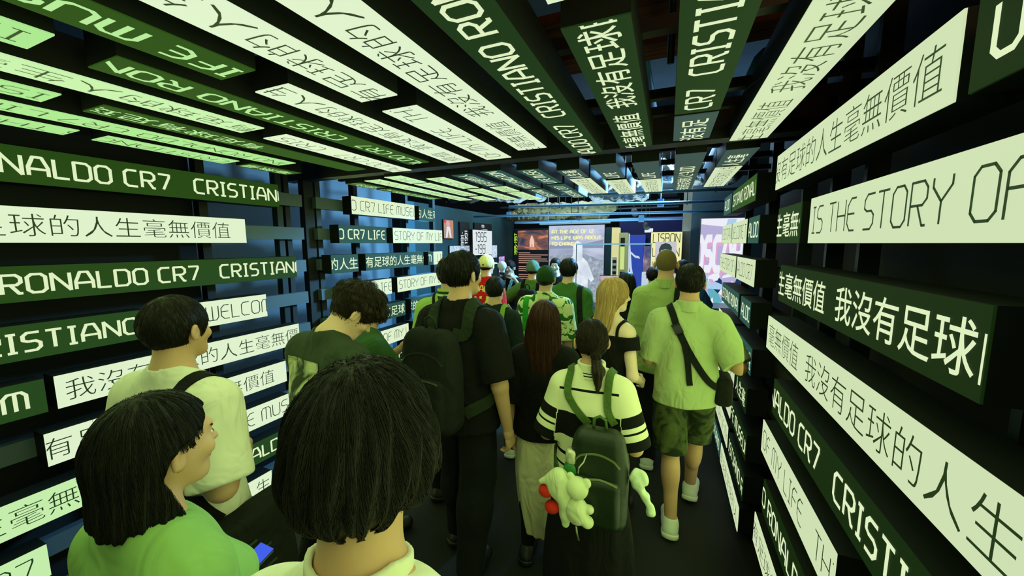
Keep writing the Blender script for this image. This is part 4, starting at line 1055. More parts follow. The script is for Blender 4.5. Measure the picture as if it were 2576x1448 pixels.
# bright mural on the right
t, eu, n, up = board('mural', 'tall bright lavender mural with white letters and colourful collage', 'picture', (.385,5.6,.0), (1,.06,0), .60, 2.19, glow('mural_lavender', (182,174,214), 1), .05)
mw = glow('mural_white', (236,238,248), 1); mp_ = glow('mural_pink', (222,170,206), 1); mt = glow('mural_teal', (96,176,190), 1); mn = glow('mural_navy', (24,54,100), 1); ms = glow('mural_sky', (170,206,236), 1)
blob(t, 'sky_band', [(.01,2.11),(.59,2.03),(.59,2.18),(.01,2.18)], eu, n, up, mw)
blob(t, 'sky_patch', [(.30,2.08),(.40,2.07),(.42,2.17),(.32,2.17)], eu, n, up, ms, .005)
polys, cen, wd = text_polys('OSCAR', .42, .4, True, .13)
flat_text('lettering', [[(x*.36, y*1.3) for x, y in p] for p in polys], n*.006+up*1.72, eu, up, mw, t, (-.06, 0), .005, .59)
flat_text('letter_edge', [[(x*.36+.008, y*1.3-.03) for x, y in p] for p in polys], n*.004+up*1.70, eu, up, mp_, t, (-.05, 0), .005, .59)
rng = random.Random(5)
cols = [mw, mt, mp_, ms, mn, mw, mt, ms]
for i in range(34):
    cx, cy, r = rng.uniform(.04,.56), rng.uniform(.55,1.45), rng.uniform(.03,.09); a0 = rng.uniform(0,6.3); st = rng.uniform(1.2,3.0)
    pts = []
    for k in range(7):
        a = k*2*PI/7; rr = r*rng.uniform(.6,1.2); x, y = rr*math.cos(a)*st, rr*math.sin(a)*.8
        pts.append((min(.59,max(.01,cx+x*math.cos(a0)-y*math.sin(a0))), min(1.6,max(.3,cy+x*math.sin(a0)+y*math.cos(a0)))))
    blob(t, 'collage_patch', pts, eu, n, up, cols[i%8], .007+i*.0004)
blob(t, 'navy_coat', [(.42,1.0),(.5,1.5),(.59,1.58),(.59,.6),(.50,.45),(.46,.7)], eu, n, up, mn, .023)
blob(t, 'navy_slash', [(.36,1.08),(.40,1.05),(.50,1.42),(.47,1.44)], eu, n, up, mn, .024)
blob(t, 'pink_panel', [(.16,.7),(.34,.68),(.33,.98),(.15,1.0)], eu, n, up, mp_, .025)
blob(t, 'pale_leg', [(.40,.4),(.47,.42),(.52,.85),(.46,.95)], eu, n, up, mw, .026)
t = thing('plinth', 'dark blue display plinth below the bright mural', 'plinth', (.445,5.0,0))
MB().box((0,0,0),(.42,.45,1.06)).build('plinth_body', plain('plinth_blue', (40,64,100), .5, 0, .3, 8), t)
MB().box((-.01,-.01,1.06),(.43,.46,1.085)).build('plinth_top', plain('plinth_top', (120,140,160), .4), t)
# glass showcase in front of the big screen
m, tr, bb = new_mat('clear_glass'); bb.inputs['Transmission Weight'].default_value = 1.0; bb.inputs['Roughness'].default_value = .0; bb.inputs['IOR'].default_value = 1.1; bb.inputs['Base Color'].default_value = (.95,.98,1,1)
t = thing('glass_showcase', 'low glass showcase with bright blue top edge', 'showcase', (-1.29,5.6,0))
MB().box((0,0,.9),(1.08,.008,1.842)).build('glass_pane', m, t)
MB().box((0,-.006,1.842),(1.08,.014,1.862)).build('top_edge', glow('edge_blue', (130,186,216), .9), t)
MB().box((0,-.02,0),(1.08,.5,.9)).build('showcase_base', plain('showcase_blue', (30,52,92), .5), t)
for x in (0, 1.06): MB().box((x,-.004,.9),(x+.012,.012,1.842)).build('glass_edge', glow('edge_grey', (120,150,170), .5), t)
# ------------------------------------------------------------------ the visitors
black_hair = hair_mat('black_hair', (18, 17, 12)); soft_black = hair_mat('soft_black_hair', (26, 23, 15)); brown_hair = hair_mat('brown_hair', (62, 34, 22))
blonde_hair = hair_mat('blonde_hair', (206, 168, 112), .55, .25); dark_brown = hair_mat('dark_brown_hair', (38, 29, 17))
black_cloth = cloth('black_cloth', (16, 17, 16)); black_cloth2 = cloth('washed_black_cloth', (24, 28, 24), .25, .5)
white_shoe = plain('white_shoe', (214, 220, 206), .6, 0, .05, 30); black_shoe = plain('black_shoe', (16, 17, 16), .5); dark_trouser = cloth('dark_trouser', (18, 20, 22))
HANG = None
BENT = {-1: ((-.075,-.03,-.27), (.06,.22,.03)), 1: ((.075,-.03,-.27), (-.06,.22,.03))}
def std(p, hair_m, style='short', strands=900, shoe=black_shoe, trousers=dark_trouser, seed=1, **kw):
    p.pants(trousers, waist=.96); p.shoes(shoe)
    if style: p.hair(p.hair_fn(style, **kw), hair_m, .0075, strands, .05 if style != 'buzz' else .012, .0013, .002, seed=seed, stop=p.stop_short(kw.get('nape', -.075)))

# -- foreground: dark bowl-cut head and cream shirt
p = Person('person with dark bowl-cut hair and cream shirt, closest to the camera', (-.362,.345,0), .2, 1.668, head=(-.05,.12,-.05), vox=.008, build=.92, neck_up=.04)
p.body(); p.shirt(cloth('cream_cotton', (232,230,208), .05, .3), fold=.003, neck_r=.010)
p.out('collar', lambda q: smax(smax(np.abs(p.neck(q, .010))-.005, q[2]-1.524+.5*np.clip(q[1],-.03,.2), .003), 1.46-q[2]-.3*np.clip(q[1],0,.2), .003), (-.12,-.14,1.40), (.12,.12,1.56), .004, cloth('cream_rib', (226,224,200), .05, .4))
def bowl(q_, p=p):
    q = p.hd(q_); x, y, z = q
    d = ell(q, (0,-.016,.016), (.079,.100,.101)) - .016
    d = smin(d, ell(q, (0,-.04,-.03), (.091,.082,.075)), .03)
    d = smin(d, ell((np.abs(x), y, z), (.088,-.008,-.012), (.024,.05,.06)), .02)
    a = np.arctan2(x, y+.03); d = d + .0035*np.sin(a*13+2.5*np.sin(z*22)) + .002*np.sin(a*29+z*30)
    lim = -.112 + .062*np.clip((y+.06)/.08, 0, 1) + .006*np.sin(a*17)
    d = smax(d, lim-z, .012); return smax(d, -ell(q, (0,.15,-.06), (.09,.095,.09)), .015)
p.hair(bowl, black_hair, .005, 13000, .14, .0005, .0014, grav=.9, seed=3, steps=14, stop=lambda x, y, z: (z < -.118+.064*np.clip((y+.06)/.08, 0, 1)) | ((x/.09)**2+((y-.15)/.095)**2+((z+.06)/.09)**2 < 1))
p.pants(dark_trouser); p.shoes(black_shoe)
# -- woman with a bob in front left
p = Person('person with black bob and light green T-shirt holding a lit phone, front left corner', (-.92,.355,0), -.02, 1.575, 'f', head=(.05,.05,.02), vox=.008, arms={1: ((.05,.0,-.27), (-.03,.19,-.02)), -1: ((-.07,-.03,-.28), (-.02,.18,-.082))})
p.body({-1: dict(curl=.5, palm=(.3,-.25,.9))}); p.shirt(cloth('green_tee', (140,180,104), .06, .35), loose=.02, sleeve=.85, sleeve_r=.018, fold=.008)
def bob(q_, p=p):
    q = p.hd(q_); x, y, z = q
    d = ell(q, (0,-.016,.016), (.079,.100,.101)) - .012
    col = (np.sqrt((x/.096)**2+((y+.03)/.092)**2)-1)*.09; col = smax(col, z-.02, .03); col = smax(col, -.155+.1*np.clip(y,-.02,.05)-z+.008*np.sin(x*40+y*30), .02)
    d = smin(d, col, .03); a = np.arctan2(x, y+.03); d = d + .002*np.sin(a*15+2*np.sin(z*15)) + .0012*np.sin(a*37+z*20)
    d = smax(d, y-np.interp(z, [-.2,-.07,-.045,.0,.03,.07,.13], [.02,-.03,-.045,-.03,.045,.07,.2]).astype(f32), .01)
    return smax(d, -ell(q, (0,.135,-.02), (.10,.078,.10)), .012)
p.hair(bob, black_hair, .005, 9000, .19, .0005, .0014, grav=1.3, seed=5, steps=14, ext=(0,0,.1,0), stop=lambda x, y, z: (z < -.165) | (y > np.interp(z, [-.2,-.07,-.045,.0,.03,.07,.13], [.02,-.03,-.045,-.03,.043,.068,.2])) | ((x/.1)**2+((y-.135)/.078)**2+((z+.02)/.1)**2 < 1)); p.eyes(); p.pants(dark_trouser); p.shoes(white_shoe)
p.hand_fn(-1, curl=.5, palm=(.3,-.25,.9)); g_ = p.grip; a, u, n = p.hand_axes; P2 = p
r = p.item('phone', 'phone with a blue lit screen in the hand at front left', 'phone')
c = g_ + np.array([.026,.038,.020])
o = p.out('phone_body', lambda q: rbox((q[0]-c[0], (q[1]-c[1])*.96+(q[2]-c[2])*.28, (q[2]-c[2])*.96-(q[1]-c[1])*.28), (0,0,0), (.037,.072,.0055), .005), c-.11, c+.11, .003, plain('phone_black', (18,20,20), .3), r)
m_ = MB(); q1 = lambda x, y: (np.array([c[0]+x, c[1]+y*.96-.0066*.28*0, c[2]+.0075+ -(-y*.28)]))*p.k
m_.poly([q1(-.034,-.07), q1(.034,-.07), q1(.034,.07), q1(-.034,.07)]).build('phone_screen', glow('phone_blue', (60,90,235), 1), o)
# -- man in white T-shirt at the left wall
p = Person('person with short dark hair in white T-shirt with black strap, by the left wall', (-1.55,.70,0), .12, 1.69, build=1.0, head=(.12,.02,0), vox=.008, arms={-1: ((-.075,-.03,-.27), (.06,.22,.03)), 1: ((.075,-.04,-.27), (-.15,.19,-.02))})
p.body(); p.shirt(cloth('white_tee', (226,222,206), .04, .3), loose=.04, sleeve=.92, sleeve_r=.034, fold=.008); p.pants(dark_trouser, waist=.96); p.shoes(white_shoe)
p.hair(p.hair_fn('short', t=.013, nape=-.085), soft_black, .005, 5000, .03, .0005, .0012, seed=8, stop=p.stop_short(-.085)); p.eyes()
r = p.item('shoulder_bag', 'black printed shoulder bag hanging beside the white T-shirt', 'bag')
p.strap(r, [(.17,.14,1.1),(.13,.14,1.3),(.115,.06,1.43),(.125,-.04,1.45),(.13,-.13,1.34),(.17,-.15,1.15),(.2,-.05,.98)], .05, black_cloth, p.shirt_f, 'bag_strap')
p.out('bag_body', lambda q: rbox(q, (.25,.0,.80), (.055,.17,.19), .03)+.004*wob(q,1.4,2), (.16,-.22,.56), (.36,.22,1.04), .009, black_cloth2, r)
for i in range(9):
    MB().box((.306*p.k,(-.13)*p.k,(.68+i*.026)*p.k),(.311*p.k,(-.13+.09+.12*((i*37)%7)/7)*p.k,(.688+i*.026)*p.k)).build('print_line', plain('faint_print', (40,58,42), .8), r)
# -- young man looking down, curly hair
p = Person('person with curly brown hair bent over, dark T-shirt with photo print', (-1.39,1.12,0), -.22, 1.73, head=(-.35,.8,0), lean=.12, vox=.008, arms={-1: ((-.06,.08,-.26),(.12,.2,.06)), 1: ((.06,.06,-.26),(-.16,.12,.10))}, skin_rgb=(222,180,150))
p.body(); p.shirt(cloth('faded_black_tee', (50,62,44), .25, .4), loose=.05, sleeve=.95, sleeve_r=.04, fold=.0095)
def curl(q_, p=p):
    q = p.hd(q_); x, y, z = q; top = np.clip((z+.02)/.06, 0, 1)
    d = ell(q, (0,-.012,.018), (.077,.098,.1)) - .006 - .034*top
    d = d - .012*top*np.sin(x*70+3*np.sin(z*40))*np.sin(y*64+2*np.sin(x*45))*np.sin(z*58+1)
    d = smin(d, ell(q, (.0,.085,.07), (.06,.05,.04))-.012*np.sin(x*80)*np.sin(z*70+y*50), .03)
    d = smax(d, -.075-z+.0*x, .01); d = smax(d, -ell(q, (0,.135,-.05), (.11,.085,.085)), .012); ax = (np.abs(x), y, z)
    return smax(d, -ell(ax, (.09,.004,-.03), (.035,.03,.045)), .008)
p.hair(curl, dark_brown, .005, 3000, .04, .001, .007, grav=.3, seed=11, stop=p.stop_short(-.075)); p.eyes(); p.pants(dark_trouser); p.shoes(black_shoe)
gridp = [[(x,z),(x+.03,z),(x+.03,z+.03),(x,z+.03)] for x in np.arange(-.12,.1,.03) for z in np.arange(-.12,.06,.03)]
p.decal('photo_print', gridp, -.02, 1.33, p.shirt_f, two_tone('print_grey', (52,62,42), (190,196,150), 9, .42, .6), .003)
# -- someone behind him raising a camera
p = Person('person in dark green shirt raising a camera, behind the curly head', (-1.68,1.72,0), -.5, 1.60, vox=.009, head=(-.2,.2,0), arms={1: ((.10,.12,-.22),(-.02,.16,.16)), -1: ((-.02,.12,-.24),(.10,.16,.14))})
p.body({1: dict(curl=.9, palm=(-.9,.1,.2)), -1: dict(curl=.9, palm=(.9,.1,.2))}); p.shirt(cloth('moss_shirt', (52,86,44), .12, .3), fold=.005); std(p, soft_black, strands=500)
r = p.item('camera', 'small black camera held up in front of the left wall strips', 'camera'); c = (p.wr[1]+p.wr[-1])/2+np.array([0,.09,.05])
p.out('camera_body', lambda q: rbox(q, c, (.06,.028,.036), .01), c-.09, c+.09, .005, plain('camera_black', (20,22,20), .4), r)
p.out('lens', lambda q: rc(q, c+[0,.03,0], c+[0,.075,0], .026, .026), c-.05, c+.12, .005, plain('camera_black', (20,22,20), .4), r)
p.out('wristband', lambda q: smax(np.abs(rc(q, p.wr[1]-(p.wr[1]-p.el[1])*.25, p.wr[1], .036, .033))-.003, np.abs((q[2]-p.wr[1][2])+.02)-.006, .002), p.wr[1]-.1, p.wr[1]+.08, .004, black_cloth)
# -- tall man in black with backpack
p = Person('tall person in black T-shirt with large black backpack, walking left of centre', (-1.02,1.72,0), -.05, 1.825, build=1.0, head=(-.25,.02,0), vox=.008, feet={-1: (-.13,.14,.08), 1: (.09,-.1,.10)}, arms={1: ((.075,-.02,-.29),(.02,.05,-.25)), -1: ((-.07,-.05,-.29),(0,.08,-.24))})
p.body({1: dict(curl=.55)}); p.shirt(cloth('black_tee', (14,15,14), .1, .3), loose=.03, sleeve=.9, sleeve_r=.03, fold=.005); p.pants(dark_trouser, waist=.96, loose=.03); p.shoes(black_shoe)
p.hair(p.hair_fn('short', t=.013, nape=-.085), black_hair, .006, 2200, .045, .001, .003, seed=14, stop=p.stop_short(-.085))
p.backpack('large black backpack on the tall person in black', black_cloth2, cloth('strap_dark', (34,44,28)), (-.03,-.215,1.14), .155, .085, .25, strap_w=.06)
# -- green polo behind
p = Person('person in green polo with striped collar, partly behind the tall person', (-1.39,2.20,0), .1, 1.775, vox=.010, build=1.06)
p.body(); p.shirt(cloth('green_polo', (150,186,92), .06, .3), loose=.03, fold=.005, sleeve=.9); std(p, black_hair, strands=500)
p.out('collar', lambda q: smax(smax(np.abs(p.neck(q, .016))-.007, q[2]-1.535, .003), 1.465-q[2], .003), (-.13,-.15,1.40), (.13,.13,1.58), .006, pattern_mat('collar_stripe', [(0,(40,60,26)),(.35,(190,210,130)),(.55,(40,60,26)),(.8,(150,186,92))]), None, lambda q: (q[2]-1.465)/.07)
r = p.item('shoulder_bag', 'black shoulder strap bag on the person in green polo', 'bag'); p.strap(r, [(.05,.15,1.2),(-.06,.1,1.42),(-.08,0,1.48),(-.07,-.1,1.42),(.0,-.15,1.2),(.12,-.12,1.02)], .02, black_cloth, p.shirt_f, 'bag_strap'); p.out('bag_body', lambda q: rbox(q, (.2,-.02,.95), (.04,.1,.1), .03), (.1,-.16,.8), (.3,.14,1.1), .01, black_cloth2, r)
# -- red jersey and cream cap
def cap_fn(p, back=False):
    def f(q_):
        q = p.hd(q_); x, y, z = q; d = ell(q, (0,-.012,.018), (.081,.101,.103)) - .012
        d = smax(d, .012 - .22*(y+.02)*(-1 if back else 1)*.6 - z - .045, .006)
        sg = -1 if back else 1
        br = ell(q, (0, sg*.115, .015), (.075,.085,.012)); br = smax(br, -(sg*y-.06), .01); return smin(d, br, .01)
    return f
p = Person('person in red number jersey and cream cap, near left gallery wall', (-1.90,3.78,0), -.1, 1.74, vox=.011)
p.body(); p.shirt(cloth('red_jersey', (206,26,30), .06, .2), loose=.03, fold=.004, sleeve=.95); p.pants(dark_trouser); p.shoes(white_shoe)
p.hair(p.hair_fn('short', t=.01, nape=-.075), black_hair, .01); p.out('cap', cap_fn(p), p.hc-.2, p.hc+.22, .008, cloth('cream_cap', (226,212,150), .06, .2)); c = p.H2L((0.02,-.115,.01)); p.out('cap_badge', lambda q: ell(q, c, (.014,.012,.014)), c-.03, c+.03, .006, plain('badge_dark', (70,64,30), .6))
yl = plain('jersey_yellow', (240,216,120), .7)
polys, cen, wd = text_polys('RONALDO', .075, .08, True, .09); p.decal('name_print', [[(x-wd/2, y) for x, y in q] for q in polys], 0, 1.375, p.shirt_f, yl, .004)
polys, cen, wd = text_polys('17', .19, .2, True, .09); p.decal('number_print', [[(x-wd/2, y) for x, y in q] for q in polys], 0, 1.20, p.shirt_f, yl, .004)
# -- shorter person with lime-strapped backpack
p = Person('shorter person in dark T-shirt with lime-strapped backpack, middle of the tunnel', (-1.29,2.72,0), .05, 1.60, vox=.010, feet={-1: (-.09,-.06,.08), 1: (.09,.16,.08)}, arms={1: ((.06,-.03,-.27),(.02,.1,-.2)), -1: HANG})
p.body(); p.shirt(cloth('dark_navy_tee', (24,36,34), .1, .3), loose=.03, fold=.005, sleeve=.9); p.pants(cloth('olive_trouser', (26,36,20), .2)); p.shoes(white_shoe)
p.hair(p.hair_fn('short', t=.013, nape=-.08), black_hair, .007, 900, .04, .0012, .002, seed=21, stop=p.stop_short(-.08))
P8 = p; p.backpack('small black backpack with lime straps in the middle of the tunnel', black_cloth2, cloth('lime_strap', (120,160,60)), (.0,-.2,1.13), .13, .07, .22, strap_w=.04)
# -- photographer facing us
p = Person('person facing the camera holding up a camera with round white flash, gallery entrance', (-2.16,5.1,0), PI-.1, 1.62, vox=.011, head=(0,.05,0), arms={1: ((.10,.10,-.16),(-.13,.14,.20)), -1: ((-.13,.10,-.14),(.11,.14,.24))}, group='visitors in the gallery beyond', skin_rgb=(200,170,150))
p.body({1: dict(curl=.9, palm=(-1,0,0)), -1: dict(curl=.9, palm=(1,0,0))}); p.shirt(black_cloth, sleeve=.6, fold=.004); std(p, black_hair, strands=300); p.eyes()
r = p.item('camera', 'black camera with round white flash held up at gallery entrance', 'camera'); c = (p.wr[1]+p.wr[-1])/2+np.array([0,.07,.07])
p.out('camera_body', lambda q: rbox(q, c, (.05,.035,.06), .01), c-.09, c+.09, .007, plain('camera_black', (20,22,20), .4), r)
p.out('lens', lambda q: rc(q, c+[0,.03,0], c+[0,.10,0], .032, .035), c-.05, c+.15, .007, plain('camera_black', (20,22,20), .4), r)
fc = c+np.array([0,.02,.16]); p.out('flash', lambda q: smin(ell(q, fc, (.075,.06,.07)), rc(q, c+[0,0,.05], fc, .03, .04), .03), fc-.16, fc+.12, .009, plain('flash_white', (232,236,244), .4), r)
p.strap(r, [(-.1,-.1,1.44),(-.08,.05,1.47),(-.04,.13,1.3),(.0,.14,1.12)], .05, two_tone('lanyard_teal', (70,140,160), (170,220,220), 20, .4, .6), p.shirt_f, 'neck_strap'); p.strap(r, [(.1,-.1,1.44),(.08,.05,1.47),(.05,.13,1.3),(.02,.14,1.1)], .05, two_tone('lanyard_teal', (70,140,160), (170,220,220), 20, .4, .6), p.shirt_f, 'neck_strap')
# -- cap and black backpack, hand on hip
p = Person('person with dull green cap, olive shirt and black backpack, hand on hip', (-1.525,4.30,0), 0, 1.66, vox=.011, arms={-1: ((-.24,-.04,-.17),(.14,.06,-.19)), 1: HANG}, group='visitors in the gallery beyond')
p.body(); p.shirt(cloth('olive_shirt', (78,118,56), .1, .3), sleeve=1.0, fold=.004); std(p, black_hair, 'short', 0, t=.008); p.out('cap', cap_fn(p), p.hc-.2, p.hc+.22, .009, cloth('dull_green_cap', (84,112,92), .1, .2))
p.backpack('black backpack on the person with dull green cap', black_cloth2, black_cloth, (0,-.2,1.2), .14, .07, .2, vox=.011)
# -- floral shirt
p = Person('person in pale floral shirt and dark green cap', (-.975,3.09,0), 0, 1.67, vox=.010, build=1.05)
p.body(); fl = two_tone('floral_print', (30,96,28), (206,216,160), 16, .43, .46); p.shirt(fl, loose=.05, fold=.005, sleeve=.95, sleeve_r=.035); std(p, black_hair, 'short', 0, t=.010)
p.out('collar', lambda q: smax(smax(np.abs(p.neck(q, .016)+.0)-.008, q[2]-1.512+.25*np.clip(q[1],-.05,.1), .003), 1.45-q[2], .003), (-.13,-.15,1.40), (.13,.13,1.58), .006, fl)
p.out('sleeve_panel', lambda q: smax(p.shirt_f(q)-.003, np.abs(q[0]+.155)-.03, .004), (-.22,-.2,1.15), (-.1,.2,1.46), .01, cloth('floral_green', (46,150,50)))
p.out('cap', cap_fn(p), p.hc-.2, p.hc+.22, .008, cloth('dark_green_cap', (26,62,26), .1, .2))
# -- woman facing us
p = Person('person with tied-back black hair facing the camera, before the big screen', (-1.40,4.87,0), PI+.12, 1.68, 'f', vox=.010, group='visitors in the gallery beyond', skin_rgb=(240,226,220))
p.body(); p.shirt(black_cloth, fold=.003); std(p, black_hair, 'long', 0, t=.010); p.eyes()
# -- dark green T-shirt
p = Person('person with short black hair, dark green T-shirt and strap on right shoulder', (-.915,3.66,0), -.05, 1.712, vox=.010, build=1.08)
p.body(); p.shirt(cloth('forest_tee', (60,100,42), .08, .3), loose=.03, fold=.005, sleeve=.95); std(p, black_hair, 'short', 900, t=.02, nape=-.08, seed=31)
r = p.item('shoulder_bag', 'black shoulder bag on the person in dark green T-shirt', 'bag'); p.strap(r, [(.14,.12,1.2),(.13,.05,1.44),(.14,-.04,1.45),(.15,-.13,1.3),(.17,-.13,1.05)], .055, black_cloth2, p.shirt_f, 'bag_strap'); p.out('bag_body', lambda q: rbox(q, (.19,-.1,.98), (.06,.07,.13), .03), (.1,-.2,.8), (.3,.0,1.15), .012, black_cloth2, r)
# -- long brown hair, black top and cream skirt
def long_fn(p, z1=-.42, w=.105, bang=0.0, dy=0.0, thin=.05):
    def f(q_):
        q = p.hd(q_); x, y, z = q
        d = ell(q, (0,-.016,.016), (.079,.100,.101)) - .016
        t = np.clip(-z/.4, 0, 1); yc = -.045-.055*t+dy*t; wx = w+.012*np.sin(t*PI)-.03*t*t; wy = .075-(.075-thin)*t
        col = (np.sqrt((x/wx)**2+((y-yc)/wy)**2)-1)*np.minimum(wx, wy); col = smax(col, z-.02, .04); col = smax(col, z1-z+.02*np.sin(x*45)+.012*np.sin(x*110), .03)
        d = smin(d, col, .03); a = np.arctan2(x, y-yc); d = d + .0025*np.sin(a*11+2.5*np.sin(z*9)) + .0015*np.sin(a*27+z*14)
        face = ell(q, (0,.135,-.05-bang), (.10 if bang else .082,.105 if bang else .09,.10)); return smax(d, -face, .012)
    return f
p = Person('person with very long brown hair, black top and long cream skirt', (-.615,1.93,0), .12, 1.55, 'f', vox=.009, arms={-1: ((-.08,-.03,-.28),(.02,.03,-.25)), 1: ((.06,.0,-.28),(-.03,.12,-.2))})
p.body({-1: dict(curl=.6)}); p.shirt(cloth('black_top', (15,16,15)), loose=.03, hem=.90, sleeve=.95, sleeve_r=.03, fold=.004); p.skirt(cloth('cream_skirt', (240,232,190), .05, .3), hem=.2, r0=.165, r1=.13, waist=.97, y1=.09); p.shoes(black_shoe)
p.hair(long_fn(p, -.44), brown_hair, .006, 4500, .34, .0008, .003, grav=2.0, seed=41, steps=14, ext=(0,.05,.36,0), stop=lambda x, y, z: (z < -.46) | ((x/.082)**2+((y-.135)/.09)**2+((z+.05)/.1)**2 < 1)); p.pants(black_cloth, hem=.1, loose=.0, name='leggings', waist=.9)
w_ = p.wr[-1]; p.out('bracelet', lambda q: smax(np.abs(rc(q, p.el[-1], w_, .040, .031))-.003, np.abs(q[2]-w_[2]-.01)-.006, .002), w_-.07, w_+.07, .004, plain('bracelet_pale', (210,210,170), .4))
# -- striped polo with backpack
p = Person('person with ponytail and black striped cream polo, wearing a plush-hung backpack', (-.295,1.645,0), .02, 1.525, 'f', build=1.02, head=(.35,.03,0), vox=.007, arms={-1: ((-.085,-.03,-.26),(.10,.22,.04)), 1: ((.085,-.03,-.26),(-.10,.22,.04))})
p.body()
def stripe_pat(q):
    x, y, z = q; tor = (z-.8)/.75
    out = tor*.5
    for sd in (-1,1):
        ax = p.el[sd]-p.sh[sd]; L2 = ax@ax; t = ((x-p.sh[sd][0])*ax[0]+(y-p.sh[sd][1])*ax[1]+(z-p.sh[sd][2])*ax[2])/L2
        m = (sd*x > .150+.10*np.clip(1.36-z, 0, .2)) & (t > -.1)
        out = np.where(m, .5+np.clip(t, 0, 1.2)/1.2*.5, out)
    return out
cr, bk = (232,232,194), (14,16,14)
zz = lambda z: (z-.8)/.75*.5
tt = lambda t: .5+t/1.2*.5
polo = pattern_mat('striped_polo', [(0,cr),(zz(.99),bk),(zz(1.005),cr),(zz(1.05),bk),(zz(1.068),cr),(zz(1.155),bk),(zz(1.285),cr),(zz(1.395),bk),(zz(1.408),cr),(tt(.36),bk),(tt(.56),cr),(tt(.64),bk),(tt(.68),cr),(tt(.79),bk)])
p.shirt(polo, pat=stripe_pat, loose=.012, hem=.9, sleeve=.98, sleeve_r=.024, fold=.003, vox=.005)
p.out('collar', lambda q: smax(smax(np.abs(p.neck(q, .016)+.0)-.008, q[2]-1.53, .003), 1.455-q[2], .003), (-.13,-.15,1.40), (.13,.13,1.58), .004, pattern_mat('polo_collar', [(0,cr),(.18,bk),(.26,cr),(.36,bk),(.42,cr)]), None, lambda q: (q[2]-1.455)/.08)
def pony(q_, p=p):
    q = p.hd(q_); x, y, z = q
    d = ell(q, (0,-.016,.016), (.079,.100,.101)) - .009; d = smax(d, -.06-z+.04*np.clip((y+.03)/.08,0,1), .015); d = smax(d, -ell(q, (0,.13,-.045), (.085,.085,.10)), .012)
    d = smax(d, -ell((np.abs(x),y,z), (.09,.0,-.03), (.03,.026,.04)), .008)
    a = np.arctan2(x, z+.03); d = d + .0015*np.sin(a*17)
    k = rc(q, (0,-.10,-.03), (0,-.128,-.05), .022, .018); tl = smin(rc(q, (0,-.128,-.05), (.01,-.15,-.13), .022, .032), rc(q, (.01,-.15,-.13), (.012,-.135,-.24), .032, .012), .02) + .0025*np.sin(x*300+z*20)
    return smin(smin(d, k, .01), tl, .008)
p.hair(pony, dark_brown, .005, 2600, .08, .0009, .002, seed=43, ext=(0,.06,.16,0), part=(0,.1,.06), stop=lambda x, y, z: (z < -.06) | (((np.abs(x)-.09)/.031)**2+(y/.027)**2+((z+.03)/.041)**2 < 1) | (y > .06)); 
c = p.H2L((0,-.122,-.045)); p.out('hair_tie', lambda q: smax(np.abs(rc(p.hd(q), (0,-.11,-.038), (0,-.135,-.055), .024, .024))-.004, ell(q, c, (.03,.014,.03)), .003), c-.05, c+.05, .004, black_cloth)
p.skirt(cloth('black_skirt', (13,14,13), .1, .3), hem=.16, r0=.15, r1=.25, waist=.97, y1=.2, name='wide_skirt'); p.shoes(black_shoe)
P15 = p
bp_m = plain('green_nylon', (18,34,14), .45, 0, .15, 14, .35)
r = p.backpack('dark green backpack with plush toys on the striped polo', bp_m, cloth('olive_strap', (78,104,52)), (.075,-.215,1.04), .135, .075, .24, zip_mat=plain('zip_olive', (96,112,66), .5), strap_w=.036, strap_x=.10, vox=.006)
plush = cloth('plush_white', (214,222,178), .06, .9)
t = p.item('plush_toy', 'white plush toy with round ears hanging on the backpack, right one', 'plush toy')
o0 = np.array([.0,-.345,.985])
fpl = lambda q, o0=o0: smin(smin(smin(ell(q, o0+[0,0,.06], (.05,.045,.05)), ell(q, o0+[0,0,-.05], (.05,.043,.066)), .012), smin(ell(q, o0+[.04,0,.092], (.021,.016,.023)), ell(q, o0+[-.034,.01,.104], (.018,.015,.018)), .004), .006), np.minimum(ell(q, o0+[.053,0,-.03], (.023,.02,.021)), ell(q, o0+[.046,0,-.092], (.03,.027,.028))), .008)
p.out('plush_body', fpl, o0-.16, o0+.18, .005, plush, t)
MB().tube([np.array(v)*p.k for v in (o0+[0,.01,.125], o0+[.005,.0,.16], o0+[.02,.03,.17], o0+[.03,.05,.20])], .003, 6).build('ring', plain('steel_ring', (170,176,150), .3, .8), t, True)
MB().tube([np.array(v)*p.k for v in (o0+[0,-.01,-.12], o0+[.002,-.01,-.15], o0+[.012,-.01,-.185])], .004, 6).build('tag_cord', plain('steel_ring', (170,176,150), .3, .8), t, True)
t = p.item('plush_toy', 'white plush toy with red patches hanging on the backpack, left one', 'plush toy')
o1 = np.array([-.105,-.33,.985])
fpl = lambda q, o1=o1: smin(smin(ell(q, o1+[.02,0,.045], (.06,.045,.075)), rc(q, o1+[.01,0,.09], o1+[-.07,0,.04], .03, .012), .02), smin(rc(q, o1+[.04,0,.02], o1+[.055,0,-.09], .04, .03), rc(q, o1+[.05,0,-.09], o1+[.05,0,-.14], .026, .018), .02), .02)
p.out('plush_body', fpl, o1-.2, o1+.18, .005, plush, t)
rd = cloth('plush_red', (196,44,28), .05, .5)
for dd in ((-.045,.0,.0),(-.015,.0,-.075)): p.out('red_patch', lambda q, dd=dd: ell(q, o1+np.array(dd), (.036,.03,.030)), o1+np.array(dd)-.06, o1+np.array(dd)+.06, .005, rd, t)
t = p.item('bottle', 'green bottle with silver cap in the backpack side pocket', 'bottle'); bx = np.array([-.045,-.25,.925])*p.k
MB().lathe([(.034,0),(.036,.01),(.036,.13),(.03,.15),(.02,.165)], 20, bx).build('bottle_body', plain('bottle_green', (36,120,50), .3), t, True)
MB().lathe([(.026,.16),(.028,.165),(.028,.205),(.022,.215)], 20, bx).build('bottle_cap', plain('cap_silver', (206,208,180), .3, .4), t, True)
